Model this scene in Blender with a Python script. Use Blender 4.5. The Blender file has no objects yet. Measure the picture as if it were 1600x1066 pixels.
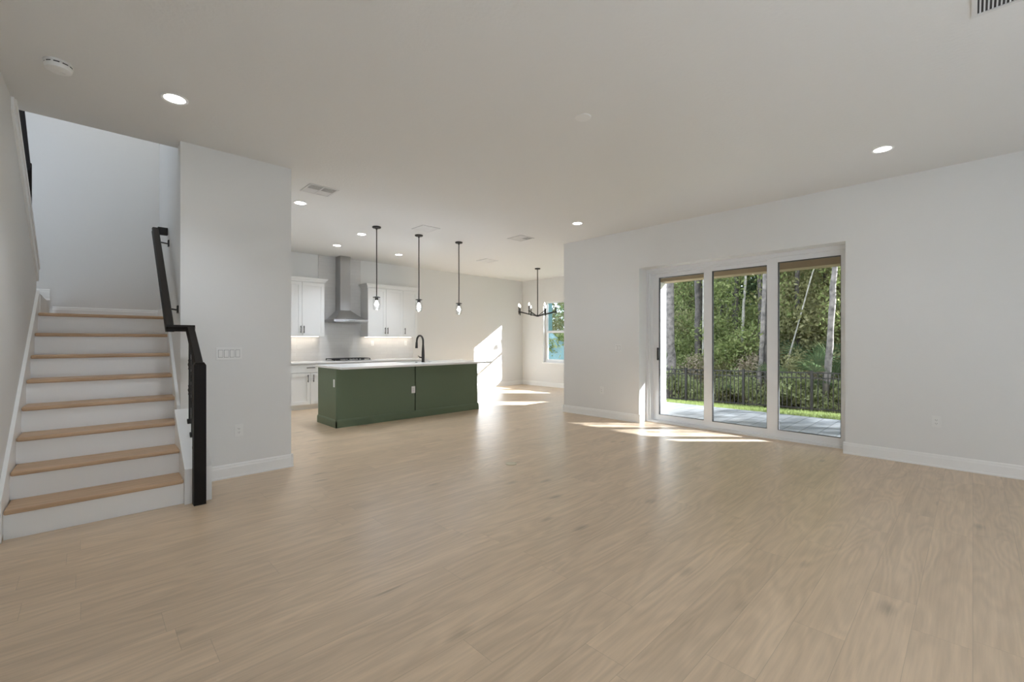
import bpy, bmesh, math, random
import numpy as np
from mathutils import Vector, Matrix

S = bpy.context.scene
COL = S.collection

# ------------------------------------------------------------------ camera, world, sun, exposure
YAW = math.radians(43.862)
cam_d = bpy.data.cameras.new('camera')
cam_d.sensor_width = 36.0
cam_d.lens = 15.569
cam_d.clip_start = 0.05
cam_d.clip_end = 300
cam = bpy.data.objects.new('camera', cam_d)
COL.objects.link(cam)
cam.location = (0, 0, 1.286)
cam.rotation_euler = (math.radians(90), 0, -YAW)
S.camera = cam

S.view_settings.view_transform = 'Standard'
S.view_settings.look = 'None'
S.view_settings.exposure = 1.05
S.view_settings.gamma = 1.0
S.view_settings.use_curve_mapping = False

W = bpy.data.worlds.new('sky')
S.world = W
W.use_nodes = True
wn = W.node_tree.nodes
bg = wn['Background']
bg.inputs['Strength'].default_value = 1.0
_tc = W.node_tree.nodes.new('ShaderNodeTexCoord'); _sp = W.node_tree.nodes.new('ShaderNodeSeparateXYZ')
_mr = W.node_tree.nodes.new('ShaderNodeMapRange'); _mx = W.node_tree.nodes.new('ShaderNodeMix'); _mx.data_type = 'RGBA'
_mr.inputs['From Min'].default_value = -0.03; _mr.inputs['From Max'].default_value = 0.03
SKY_UP, SKY_DOWN = 1.7, 2.0              # sky above the horizon, brighter backdrop below it added to lift the ceiling
_mx.inputs['A'].default_value = (0.83 * SKY_DOWN, 0.95 * SKY_DOWN, 1.15 * SKY_DOWN, 1)
_mx.inputs['B'].default_value = (0.80 * SKY_UP, 0.945 * SKY_UP, 1.19 * SKY_UP, 1)
_wl = W.node_tree.links.new
_wl(_tc.outputs['Generated'], _sp.inputs[0]); _wl(_sp.outputs['Z'], _mr.inputs[0]); _wl(_mr.outputs[0], _mx.inputs['Factor']); _wl(_mx.outputs['Result'], bg.inputs['Color'])

sun_d = bpy.data.lights.new('sun', 'SUN')
sun_d.energy = 15.5
sun_d.angle = math.radians(0.6)
sun_d.color = (0.92, 0.975, 1.06)
sun = bpy.data.objects.new('sun', sun_d)
COL.objects.link(sun)
SUN = Vector((-1.0, 1.0, -0.64)).normalized()
sun.rotation_euler = SUN.to_track_quat('-Z', 'Y').to_euler()
sun.location = (20, -12, 14)

S.cycles.max_bounces = 10
S.cycles.diffuse_bounces = 6
S.cycles.glossy_bounces = 4
S.cycles.transmission_bounces = 6
S.cycles.transparent_max_bounces = 12
S.cycles.caustics_reflective = False
S.cycles.caustics_refractive = False
S.cycles.sample_clamp_indirect = 6.0

# ------------------------------------------------------------------ materials
def mat(name, col, rough=0.5, metal=0.0, spec=0.5, bump=None, noise=None):
    m = bpy.data.materials.new(name)
    m.use_nodes = True
    nt = m.node_tree
    b = nt.nodes['Principled BSDF']
    b.inputs['Base Color'].default_value = (*col, 1)
    b.inputs['Roughness'].default_value = rough
    b.inputs['Metallic'].default_value = metal
    b.inputs['Specular IOR Level'].default_value = spec
    if noise or bump:
        tc = nt.nodes.new('ShaderNodeTexCoord')
    if noise:                                  # (scale, amount)
        n = nt.nodes.new('ShaderNodeTexNoise')
        n.inputs['Scale'].default_value = noise[0]
        n.inputs['Detail'].default_value = 4
        nt.links.new(tc.outputs['Object'], n.inputs['Vector'])
        r = nt.nodes.new('ShaderNodeValToRGB')
        k = noise[1]
        r.color_ramp.elements[0].position = 0.3
        r.color_ramp.elements[1].position = 0.7
        r.color_ramp.elements[0].color = (*[c * (1 - k) for c in col], 1)
        r.color_ramp.elements[1].color = (*[min(1, c * (1 + k)) for c in col], 1)
        nt.links.new(n.outputs['Fac'], r.inputs['Fac'])
        nt.links.new(r.outputs['Color'], b.inputs['Base Color'])
    if bump:                                   # (scale, strength)
        n2 = nt.nodes.new('ShaderNodeTexNoise')
        n2.inputs['Scale'].default_value = bump[0]
        n2.inputs['Detail'].default_value = 3
        nt.links.new(tc.outputs['Object'], n2.inputs['Vector'])
        bp = nt.nodes.new('ShaderNodeBump')
        bp.inputs['Strength'].default_value = bump[1]
        bp.inputs['Distance'].default_value = 0.01
        nt.links.new(n2.outputs['Fac'], bp.inputs['Height'])
        nt.links.new(bp.outputs['Normal'], b.inputs['Normal'])
    return m

def emit(name, col, s):
    m = bpy.data.materials.new(name)
    m.use_nodes = True
    nt = m.node_tree
    nt.nodes.clear()
    e = nt.nodes.new('ShaderNodeEmission')
    e.inputs['Color'].default_value = (*col, 1)
    e.inputs['Strength'].default_value = s
    o = nt.nodes.new('ShaderNodeOutputMaterial')
    nt.links.new(e.outputs[0], o.inputs['Surface'])
    return m

def glass(name, tint=(1, 1, 1), ior=1.45):
    m = bpy.data.materials.new(name)
    m.use_nodes = True
    nt = m.node_tree
    nt.nodes.clear()
    t = nt.nodes.new('ShaderNodeBsdfTransparent')
    t.inputs['Color'].default_value = (*tint, 1)
    g = nt.nodes.new('ShaderNodeBsdfGlossy')
    g.inputs['Roughness'].default_value = 0.0
    lw = nt.nodes.new('ShaderNodeLayerWeight')       # Schlick: the same from both sides of the pane
    lw.inputs['Blend'].default_value = 0.5
    pw = nt.nodes.new('ShaderNodeMath'); pw.operation = 'POWER'; pw.inputs[1].default_value = 5.0
    f0 = ((ior - 1) / (ior + 1)) ** 2
    f = nt.nodes.new('ShaderNodeMath'); f.operation = 'MULTIPLY_ADD'; f.inputs[1].default_value = 1 - f0; f.inputs[2].default_value = f0
    nt.links.new(lw.outputs['Facing'], pw.inputs[0]); nt.links.new(pw.outputs[0], f.inputs[0])
    x = nt.nodes.new('ShaderNodeMixShader')
    o = nt.nodes.new('ShaderNodeOutputMaterial')
    nt.links.new(f.outputs[0], x.inputs['Fac'])
    nt.links.new(t.outputs[0], x.inputs[1])
    nt.links.new(g.outputs[0], x.inputs[2])
    nt.links.new(x.outputs[0], o.inputs['Surface'])
    return m

def leafmat(name, stops, scale=1.3, trans=0.4):
    m = bpy.data.materials.new(name)
    m.use_nodes = True
    nt = m.node_tree
    nt.nodes.clear()
    tc = nt.nodes.new('ShaderNodeTexCoord')
    n = nt.nodes.new('ShaderNodeTexNoise')
    n.inputs['Scale'].default_value = scale
    n.inputs['Detail'].default_value = 6
    n.inputs['Roughness'].default_value = 0.75
    nt.links.new(tc.outputs['Object'], n.inputs['Vector'])
    r = nt.nodes.new('ShaderNodeValToRGB')
    cr = r.color_ramp
    while len(cr.elements) < len(stops):
        cr.elements.new(0.5)
    for e, (p, c) in zip(cr.elements, stops):
        e.position = p
        e.color = (*c, 1)
    nt.links.new(n.outputs['Fac'], r.inputs['Fac'])
    d = nt.nodes.new('ShaderNodeBsdfDiffuse')
    t = nt.nodes.new('ShaderNodeBsdfTranslucent')
    x = nt.nodes.new('ShaderNodeMixShader')
    x.inputs['Fac'].default_value = trans
    o = nt.nodes.new('ShaderNodeOutputMaterial')
    nt.links.new(r.outputs[0], d.inputs['Color'])
    nt.links.new(r.outputs[0], t.inputs['Color'])
    nt.links.new(d.outputs[0], x.inputs[1])
    nt.links.new(t.outputs[0], x.inputs[2])
    nt.links.new(x.outputs[0], o.inputs['Surface'])
    return m

def N(nt, kind, **kw):
    n = nt.nodes.new(kind)
    for k, v in kw.items():
        if k in n.inputs.keys():
            n.inputs[k].default_value = v
        else:
            setattr(n, k, v)
    return n

def plankmat():
    """pale oak planks that run along world X, 0.19 m wide"""
    m = bpy.data.materials.new('oak_plank_floor')
    m.use_nodes = True
    nt = m.node_tree
    L = nt.links.new
    b = nt.nodes['Principled BSDF']
    tc = N(nt, 'ShaderNodeTexCoord')
    sep = N(nt, 'ShaderNodeSeparateXYZ')
    L(tc.outputs['Object'], sep.inputs[0])
    PW, PL = 0.19, 1.52
    row = N(nt, 'ShaderNodeMath', operation='DIVIDE'); row.inputs[1].default_value = PW
    L(sep.outputs['Y'], row.inputs[0])
    rf = N(nt, 'ShaderNodeMath', operation='FLOOR'); L(row.outputs[0], rf.inputs[0])
    w1 = N(nt, 'ShaderNodeTexWhiteNoise', noise_dimensions='1D'); L(rf.outputs[0], w1.inputs['W'])
    xo = N(nt, 'ShaderNodeMath', operation='DIVIDE'); xo.inputs[1].default_value = PL
    L(sep.outputs['X'], xo.inputs[0])
    xs = N(nt, 'ShaderNodeMath', operation='MULTIPLY_ADD'); xs.inputs[1].default_value = 7.3
    L(w1.outputs['Value'], xs.inputs[0]); L(xo.outputs[0], xs.inputs[2])
    cf = N(nt, 'ShaderNodeMath', operation='FLOOR'); L(xs.outputs[0], cf.inputs[0])
    cell = N(nt, 'ShaderNodeCombineXYZ'); L(cf.outputs[0], cell.inputs[0]); L(rf.outputs[0], cell.inputs[1])
    w2 = N(nt, 'ShaderNodeTexWhiteNoise', noise_dimensions='3D'); L(cell.outputs[0], w2.inputs['Vector'])
    # seam mask
    def edge(src, width):
        fr = N(nt, 'ShaderNodeMath', operation='FRACT'); L(src.outputs[0], fr.inputs[0])
        s = N(nt, 'ShaderNodeMath', operation='SUBTRACT'); L(fr.outputs[0], s.inputs[0]); s.inputs[1].default_value = 0.5
        a = N(nt, 'ShaderNodeMath', operation='ABSOLUTE'); L(s.outputs[0], a.inputs[0])
        g = N(nt, 'ShaderNodeMath', operation='GREATER_THAN'); L(a.outputs[0], g.inputs[0]); g.inputs[1].default_value = 0.5 - width
        return g
    e1 = edge(row, 0.006); e2 = edge(xs, 0.0008)
    em = N(nt, 'ShaderNodeMath', operation='MAXIMUM'); L(e1.outputs[0], em.inputs[0]); L(e2.outputs[0], em.inputs[1])
    # grain coordinates: shift per plank, stretch along X
    off = N(nt, 'ShaderNodeVectorMath', operation='SCALE'); L(w2.outputs['Color'], off.inputs[0]); off.inputs['Scale'].default_value = 37.0
    add = N(nt, 'ShaderNodeVectorMath', operation='ADD'); L(tc.outputs['Object'], add.inputs[0]); L(off.outputs[0], add.inputs[1])
    mp = N(nt, 'ShaderNodeMapping'); mp.inputs['Scale'].default_value = (0.9, 9.0, 1.0); L(add.outputs[0], mp.inputs['Vector'])
    n1 = N(nt, 'ShaderNodeTexNoise'); n1.inputs['Scale'].default_value = 1.6; n1.inputs['Detail'].default_value = 7
    n1.inputs['Roughness'].default_value = 0.62; n1.inputs['Distortion'].default_value = 0.7
    L(mp.outputs[0], n1.inputs['Vector'])
    mp2 = N(nt, 'ShaderNodeMapping'); mp2.inputs['Scale'].default_value = (3.0, 90.0, 1.0); L(add.outputs[0], mp2.inputs['Vector'])
    n2 = N(nt, 'ShaderNodeTexNoise'); n2.inputs['Scale'].default_value = 1.0; n2.inputs['Detail'].default_value = 4
    L(mp2.outputs[0], n2.inputs['Vector'])
    # cathedral rings
    mpw = N(nt, 'ShaderNodeMapping'); mpw.inputs['Scale'].default_value = (0.55, 3.2, 1.0); L(add.outputs[0], mpw.inputs['Vector'])
    nw = N(nt, 'ShaderNodeTexNoise'); nw.inputs['Scale'].default_value = 1.2; nw.inputs['Detail'].default_value = 2; L(mpw.outputs[0], nw.inputs['Vector'])
    rg = N(nt, 'ShaderNodeMath', operation='MULTIPLY'); rg.inputs[1].default_value = 95.0; L(nw.outputs['Fac'], rg.inputs[0])
    sn = N(nt, 'ShaderNodeMath', operation='SINE'); L(rg.outputs[0], sn.inputs[0])
    ramp = N(nt, 'ShaderNodeValToRGB')
    ramp.color_ramp.elements[0].position = 0.25; ramp.color_ramp.elements[0].color = (0.60, 0.458, 0.318, 1)
    ramp.color_ramp.elements[1].position = 0.72; ramp.color_ramp.elements[1].color = (0.735, 0.57, 0.402, 1)
    L(n1.outputs['Fac'], ramp.inputs['Fac'])
    # fine grain and rings as small value changes
    v1 = N(nt, 'ShaderNodeMapRange'); L(n2.outputs['Fac'], v1.inputs[0])
    v1.inputs['From Min'].default_value = 0.3; v1.inputs['From Max'].default_value = 0.7
    v1.inputs['To Min'].default_value = 0.94; v1.inputs['To Max'].default_value = 1.04
    v2 = N(nt, 'ShaderNodeMapRange'); L(sn.outputs[0], v2.inputs[0])
    v2.inputs['From Min'].default_value = -1; v2.inputs['From Max'].default_value = 1
    v2.inputs['To Min'].default_value = 0.94; v2.inputs['To Max'].default_value = 1.03
    v3 = N(nt, 'ShaderNodeMapRange'); L(w2.outputs['Value'], v3.inputs[0])
    v3.inputs['To Min'].default_value = 0.95; v3.inputs['To Max'].default_value = 1.04
    # knots
    mk = N(nt, 'ShaderNodeMapping'); mk.inputs['Scale'].default_value = (1.5, 3.6, 1.0); L(add.outputs[0], mk.inputs['Vector'])
    vo = N(nt, 'ShaderNodeTexVoronoi'); vo.inputs['Scale'].default_value = 1.0; L(mk.outputs[0], vo.inputs['Vector'])
    nd = N(nt, 'ShaderNodeMath', operation='MULTIPLY_ADD'); nd.inputs[1].default_value = 0.14; L(n2.outputs['Fac'], nd.inputs[0]); L(vo.outputs['Distance'], nd.inputs[2])
    kn = N(nt, 'ShaderNodeMapRange'); L(nd.outputs[0], kn.inputs[0])
    kn.inputs['From Min'].default_value = 0.08; kn.inputs['From Max'].default_value = 0.21
    kn.inputs['To Min'].default_value = 0.66; kn.inputs['To Max'].default_value = 1.0
    pr = v1
    for q in (v2, v3, kn):
        mu = N(nt, 'ShaderNodeMath', operation='MULTIPLY'); L(pr.outputs[0], mu.inputs[0]); L(q.outputs[0], mu.inputs[1]); pr = mu
    sm = N(nt, 'ShaderNodeMapRange'); L(em.outputs[0], sm.inputs[0]); sm.inputs['To Min'].default_value = 1.0; sm.inputs['To Max'].default_value = 0.80
    mu = N(nt, 'ShaderNodeMath', operation='MULTIPLY'); L(pr.outputs[0], mu.inputs[0]); L(sm.outputs[0], mu.inputs[1])
    sc = N(nt, 'ShaderNodeVectorMath', operation='SCALE'); L(ramp.outputs['Color'], sc.inputs[0]); L(mu.outputs[0], sc.inputs['Scale'])
    L(sc.outputs[0], b.inputs['Base Color'])
    b.inputs['Roughness'].default_value = 0.33
    b.inputs['Specular IOR Level'].default_value = 0.5
    bp = N(nt, 'ShaderNodeBump'); bp.inputs['Strength'].default_value = 0.05; bp.inputs['Distance'].default_value = 0.002
    hs = N(nt, 'ShaderNodeMath', operation='SUBTRACT'); L(n2.outputs['Fac'], hs.inputs[0]); L(em.outputs[0], hs.inputs[1])
    L(hs.outputs[0], bp.inputs['Height']); L(bp.outputs[0], b.inputs['Normal'])
    return m

def woodmat(name, c0, c1, axis=(1.0, 14.0, 14.0), rough=0.45):
    m = bpy.data.materials.new(name)
    m.use_nodes = True
    nt = m.node_tree
    b = nt.nodes['Principled BSDF']
    tc = N(nt, 'ShaderNodeTexCoord')
    mp = N(nt, 'ShaderNodeMapping'); mp.inputs['Scale'].default_value = axis
    n = N(nt, 'ShaderNodeTexNoise'); n.inputs['Scale'].default_value = 3.0; n.inputs['Detail'].default_value = 6
    r = N(nt, 'ShaderNodeValToRGB')
    r.color_ramp.elements[0].position = 0.3; r.color_ramp.elements[0].color = (*c0, 1)
    r.color_ramp.elements[1].position = 0.7; r.color_ramp.elements[1].color = (*c1, 1)
    nt.links.new(tc.outputs['Object'], mp.inputs['Vector']); nt.links.new(mp.outputs[0], n.inputs['Vector'])
    nt.links.new(n.outputs['Fac'], r.inputs['Fac']); nt.links.new(r.outputs[0], b.inputs['Base Color'])
    b.inputs['Roughness'].default_value = rough
    return m

def brickmat(name, cols, mortar, scale, bw, rh, ms, rough, axes='XY', bump=0.3, stain=None):
    m = bpy.data.materials.new(name)
    m.use_nodes = True
    nt = m.node_tree
    b = nt.nodes['Principled BSDF']
    tc = N(nt, 'ShaderNodeTexCoord')
    sp = N(nt, 'ShaderNodeSeparateXYZ'); cb = N(nt, 'ShaderNodeCombineXYZ')
    nt.links.new(tc.outputs['Object'], sp.inputs[0])
    nt.links.new(sp.outputs[axes[0]], cb.inputs[0]); nt.links.new(sp.outputs[axes[1]], cb.inputs[1])
    br = N(nt, 'ShaderNodeTexBrick')
    br.inputs['Color1'].default_value = (*cols[0], 1); br.inputs['Color2'].default_value = (*cols[1], 1)
    br.inputs['Mortar'].default_value = (*mortar, 1)
    br.inputs['Scale'].default_value = scale
    br.inputs['Brick Width'].default_value = bw; br.inputs['Row Height'].default_value = rh
    br.inputs['Mortar Size'].default_value = ms
    nt.links.new(cb.outputs[0], br.inputs['Vector'])
    src = br.outputs['Color']
    if stain:
        n = N(nt, 'ShaderNodeTexNoise'); n.inputs['Scale'].default_value = stain[0]; n.inputs['Detail'].default_value = 5
        nt.links.new(tc.outputs['Object'], n.inputs['Vector'])
        mr = N(nt, 'ShaderNodeMapRange'); nt.links.new(n.outputs['Fac'], mr.inputs[0])
        mr.inputs['From Min'].default_value = 0.3; mr.inputs['From Max'].default_value = 0.7
        mr.inputs['To Min'].default_value = stain[1]; mr.inputs['To Max'].default_value = stain[2]
        sc = N(nt, 'ShaderNodeVectorMath', operation='SCALE')
        nt.links.new(src, sc.inputs[0]); nt.links.new(mr.outputs[0], sc.inputs['Scale'])
        src = sc.outputs[0]
    nt.links.new(src, b.inputs['Base Color'])
    b.inputs['Roughness'].default_value = rough
    bp = N(nt, 'ShaderNodeBump'); bp.inputs['Strength'].default_value = bump; bp.inputs['Distance'].default_value = 0.004
    bp.invert = True
    nt.links.new(br.outputs['Fac'], bp.inputs['Height']); nt.links.new(bp.outputs[0], b.inputs['Normal'])
    return m

M = {}
M['wall'] = mat('white_wall_paint', (0.80, 0.80, 0.785), 0.75, bump=(60, 0.04))
M['ceiling'] = mat('white_textured_ceiling_paint', (0.80, 0.80, 0.785), 0.85, bump=(38, 0.16))
M['trim'] = mat('white_trim_paint', (0.90, 0.90, 0.885), 0.35)
M['cabinet'] = mat('white_cabinet_paint', (0.84, 0.84, 0.825), 0.38)
M['floor'] = plankmat()
M['bounce'] = mat('white_bounce_panel', (0.80, 0.80, 0.79), 0.5)  # white reflector surface for the added strip behind the camera
M['tread'] = woodmat('oak_stair_tread', (0.46, 0.30, 0.175), (0.62, 0.43, 0.27))
M['espresso'] = mat('espresso_rail_wood', (0.010, 0.007, 0.005), 0.5, spec=0.18)
M['iron'] = mat('black_iron', (0.012, 0.012, 0.012), 0.5)
M['bronze'] = mat('dark_bronze_metal', (0.045, 0.042, 0.039), 0.45, metal=0.6)
M['green'] = mat('forest_green_paint', (0.122, 0.168, 0.102), 0.45)
M['quartz'] = mat('white_quartz', (0.83, 0.825, 0.81), 0.18, noise=(3.0, 0.03))
M['steel'] = mat('brushed_stainless_steel', (0.44, 0.44, 0.44), 0.30, metal=1.0)
M['black'] = mat('black_cast_iron', (0.015, 0.015, 0.015), 0.45)
M['plate'] = mat('white_switch_plate', (0.84, 0.84, 0.82), 0.3)
M['slot'] = mat('dark_slot', (0.05, 0.05, 0.05), 0.6)
M['vent'] = mat('white_vent_metal', (0.72, 0.72, 0.71), 0.45)
M['ventdark'] = mat('duct_interior', (0.05, 0.05, 0.05), 0.8)
M['vinyl'] = mat('white_vinyl_frame', (0.83, 0.84, 0.85), 0.35)
M['gasket'] = mat('dark_gasket', (0.02, 0.02, 0.02), 0.5)
M['glass'] = glass('clear_window_glass', (0.985, 0.99, 0.985), 1.24)
M['jar'] = glass('clear_jar_glass', (0.93, 0.935, 0.935), 1.8)
M['brass'] = mat('cream_brass_cover', (0.62, 0.55, 0.40), 0.35, metal=0.3)
M['tile'] = brickmat('white_herringbone_tile', ((0.70, 0.685, 0.665), (0.73, 0.72, 0.70)), (0.66, 0.65, 0.63), 1.0, 0.30, 0.075, 0.003, 0.22, 'XZ', 0.25)
M['paver'] = brickmat('grey_patio_paver', ((0.17, 0.175, 0.175), (0.25, 0.25, 0.245)), (0.08, 0.08, 0.08), 1.0, 0.46, 0.23, 0.008, 0.55, 'XY', 0.5, (1.5, 0.65, 1.15))
M['stucco'] = mat('white_stucco', (0.80, 0.79, 0.76), 0.85, bump=(80, 0.2))
M['tan'] = mat('tan_porch_stucco', (0.23, 0.165, 0.095), 0.8, bump=(60, 0.2))
M['soil'] = mat('leaf_litter_soil', (0.33, 0.29, 0.19), 0.95, noise=(2.2, 0.55), bump=(9, 0.8))
M['lawnbase'] = mat('lawn_ground', (0.13, 0.155, 0.06), 0.95, noise=(3.0, 0.25))
M['blade'] = leafmat('grass_blade', [(0.3, (0.13, 0.17, 0.055)), (0.7, (0.24, 0.27, 0.10))], 2.0, 0.35)
M['fence'] = mat('dark_bronze_fence_paint', (0.018, 0.014, 0.012), 0.5)
M['bark'] = mat('grey_brown_pine_bark', (0.17, 0.145, 0.125), 0.95, noise=(7, 0.5), bump=(14, 1.0))
M['barkdark'] = mat('dark_bark', (0.095, 0.08, 0.068), 0.95, noise=(8, 0.5), bump=(14, 1.0))
M['barkpale'] = mat('pale_bark', (0.34, 0.31, 0.26), 0.9, noise=(8, 0.35), bump=(14, 0.6))
M['leafA'] = leafmat('mixed_green_leaves', [(0.30, (0.07, 0.11, 0.035)), (0.46, (0.20, 0.245, 0.085)), (0.58, (0.36, 0.38, 0.155)), (0.72, (0.56, 0.53, 0.32))], 5.0, 0.5)
M['leafB'] = leafmat('olive_leaves', [(0.30, (0.12, 0.12, 0.055)), (0.48, (0.28, 0.27, 0.125)), (0.6, (0.45, 0.42, 0.22)), (0.74, (0.64, 0.55, 0.36))], 5.0, 0.5)
M['leafC'] = leafmat('deep_green_leaves', [(0.30, (0.08, 0.13, 0.07)), (0.5, (0.22, 0.29, 0.16)), (0.68, (0.42, 0.48, 0.27))], 4.0, 0.5)
M['leafD'] = leafmat('dry_tan_twigs', [(0.3, (0.20, 0.15, 0.10)), (0.5, (0.36, 0.29, 0.20)), (0.7, (0.52, 0.45, 0.33))], 5.0, 0.4)
M['fern'] = leafmat('pale_fern', [(0.3, (0.22, 0.26, 0.11)), (0.5, (0.42, 0.45, 0.22)), (0.7, (0.60, 0.58, 0.36))], 6.0, 0.6)
M['palm'] = leafmat('palmetto_leaves', [(0.3, (0.05, 0.085, 0.035)), (0.7, (0.20, 0.26, 0.13))], 1.0, 0.3)
M['teal'] = mat('teal_wall_sheathing', (0.15, 0.27, 0.26), 0.6, noise=(1.5, 0.15))
M['lamp'] = emit('downlight_diffuser', (1.0, 0.99, 0.97), 14.0)
M['bulb'] = emit('warm_bulb', (0.98, 0.98, 1.0), 3.5)
M['candle'] = emit('candle_bulb', (1.0, 0.96, 0.88), 3.5)
M['strip'] = emit('under_cabinet_strip', (1.0, 0.88, 0.74), 8.0)

# ------------------------------------------------------------------ mesh helpers
class MB:
    def __init__(s):
        s.bm = bmesh.new()
    def box(s, x0, y0, z0, x1, y1, z1, bev=0.0, shear=None):
        vs = []
        for x in (x0, x1):
            for y in (y0, y1):
                for z in (z0, z1):
                    vs.append(s.bm.verts.new((x + (shear(y) if shear else 0), y, z)))
        f = [(0, 1, 3, 2), (4, 6, 7, 5), (0, 4, 5, 1), (2, 3, 7, 6), (0, 2, 6, 4), (1, 5, 7, 3)]
        fs = [s.bm.faces.new([vs[i] for i in q]) for q in f]
        if bev:
            es = list({e for q in fs for e in q.edges})
            bmesh.ops.bevel(s.bm, geom=es, offset=bev, segments=2, affect='EDGES', profile=0.5)
        return s
    def prism(s, pts, axis, a0, a1, shear=None):
        """extrude 2D polygon: axis 'x' -> pts are (y,z); 'y' -> (x,z); 'z' -> (x,y)"""
        def P(p, a):
            v = {'x': (a, p[0], p[1]), 'y': (p[0], a, p[1]), 'z': (p[0], p[1], a)}[axis]
            return (v[0] + (shear(v[1]) if shear else 0), v[1], v[2])
        A = [s.bm.verts.new(P(p, a0)) for p in pts]
        B = [s.bm.verts.new(P(p, a1)) for p in pts]
        n = len(pts)
        s.bm.faces.new(A); s.bm.faces.new(B[::-1])
        for i in range(n):
            s.bm.faces.new((A[i], B[i], B[(i + 1) % n], A[(i + 1) % n]))
        return s
    def lathe(s, prof, c=(0, 0, 0), n=24, close=False):
        """prof: (r,z) list; revolve round z through c"""
        rings = []
        for r, z in prof:
            if r < 1e-6:
                rings.append([s.bm.verts.new((c[0], c[1], c[2] + z))])
            else:
                rings.append([s.bm.verts.new((c[0] + r * math.cos(2 * math.pi * i / n), c[1] + r * math.sin(2 * math.pi * i / n), c[2] + z)) for i in range(n)])
        for a, b in zip(rings, rings[1:]):
            for i in range(n):
                j = (i + 1) % n
                if len(a) == 1 and len(b) == 1:
                    continue
                if len(a) == 1:
                    s.bm.faces.new((a[0], b[i], b[j]))
                elif len(b) == 1:
                    s.bm.faces.new((a[i], a[j], b[0]))
                else:
                    s.bm.faces.new((a[i], a[j], b[j], b[i]))
        return s
    def tube(s, pts, r, n=10, caps=True, square=False):
        """tube along points; r number or list; square -> 4 sided"""
        if square:
            n = 4
        pts = [Vector(p) for p in pts]
        rr = r if isinstance(r, (list, tuple)) else [r] * len(pts)
        rings = []
        up = None
        for i, p in enumerate(pts):
            t = (pts[min(i + 1, len(pts) - 1)] - pts[max(i - 1, 0)]).normalized()
            if up is None:
                up = Vector((0, 0, 1)) if abs(t.z) < 0.95 else Vector((1, 0, 0))
            a = t.cross(up).normalized()
            b = a.cross(t).normalized()
            up = b
            k = math.pi / 4 if square else 0
            q = math.sqrt(2) if square else 1
            rings.append([s.bm.verts.new(p + (a * math.cos(2 * math.pi * j / n + k) + b * math.sin(2 * math.pi * j / n + k)) * rr[i] * q) for j in range(n)])
        for A, B in zip(rings, rings[1:]):
            for j in range(n):
                s.bm.faces.new((A[j], A[(j + 1) % n], B[(j + 1) % n], B[j]))
        if caps:
            s.bm.faces.new(rings[0][::-1]); s.bm.faces.new(rings[-1])
        return s
    def build(s, name, m, parent=None, smooth=False, loc=None):
        bmesh.ops.recalc_face_normals(s.bm, faces=s.bm.faces[:])
        me = bpy.data.meshes.new(name)
        s.bm.to_mesh(me); s.bm.free()
        for mm in (m if isinstance(m, (list, tuple)) else [m]):
            me.materials.append(mm)
        o = bpy.data.objects.new(name, me)
        COL.objects.link(o)
        if smooth:
            for p in me.polygons:
                p.use_smooth = True
            try:
                me.set_sharp_from_angle(angle=math.radians(40))
            except Exception:
                pass
        if parent is not None:
            o.parent = parent
        if loc is not None:
            o.location = loc
        return o

def tag(o, label=None, cat=None, group=None, kind=None):
    if label: o['label'] = label
    if cat: o['category'] = cat
    if group: o['group'] = group
    if kind: o['kind'] = kind
    return o

def thing(name, label, cat, loc=(0, 0, 0), rotz=0, group=None):
    o = bpy.data.objects.new(name, None)
    o.empty_display_size = 0.1
    COL.objects.link(o)
    o.location = loc
    o.rotation_euler = (0, 0, rotz)
    return tag(o, label, cat, group)

def struct(o):
    o['kind'] = 'structure'
    return o

def copy_tree(o, parent=None):
    c = o.copy()
    COL.objects.link(c)
    if parent is not None:
        c.parent = parent
    for ch in [k for k in bpy.data.objects if k.parent == o]:
        copy_tree(ch, c)
    return c

H = 3.05
def sh(y):                       # the stairwell is a couple of degrees off square
    return 0.034 * (y - 4.3)

# ------------------------------------------------------------------ room shell
XR0, XR1 = 6.26, 6.62            # slider wall faces
YK = 9.30                        # kitchen back wall face
XD = 9.37                        # dining window wall face
YS = 4.84                        # switch wall face
YB = -3.4                        # wall behind the camera

floor = struct(MB().box(-0.6, YB - 0.2, -0.12, XR0 + 0.02, 5.15, 0).box(XR0 + 0.02, 4.87, -0.12, XD + 0.15, 5.15, 0).box(-0.6, 5.15, -0.12, XD + 0.15, YK + 0.15, 0)
               .box(XR0 + 0.02, 1.01, -0.12, XR1, 3.63, 0).build('floor', M['floor']))

struct(MB().box(-0.5, YB, 0.0, XR0, -1.25, 0.006).build('floor_bounce', M['bounce']))  # unseen white strip, added to bounce sun up to the ceiling
ceil = struct(MB().box(-0.6, YB - 0.2, H, XR1, YS, H + 0.3).box(-0.6, YS, H, 0.60, 5.04, H + 0.3)
              .box(1.40, YS, H, XR1, 5.0, H + 0.3).box(1.40, 5.0, H, XD + 0.15, YK + 0.15, H + 0.3).build('ceiling', M['ceiling']))

# slider wall with opening
OY0, OY1, OZ = 1.01, 3.63, 2.43
wall_right = struct(MB().box(XR0, YB, 0, XR1, OY0, H).box(XR0, OY1, 0, XR1, 5.15, H).box(XR0, OY0, OZ, XR1, OY1, H).build('wall_right', M['wall']))
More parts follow.
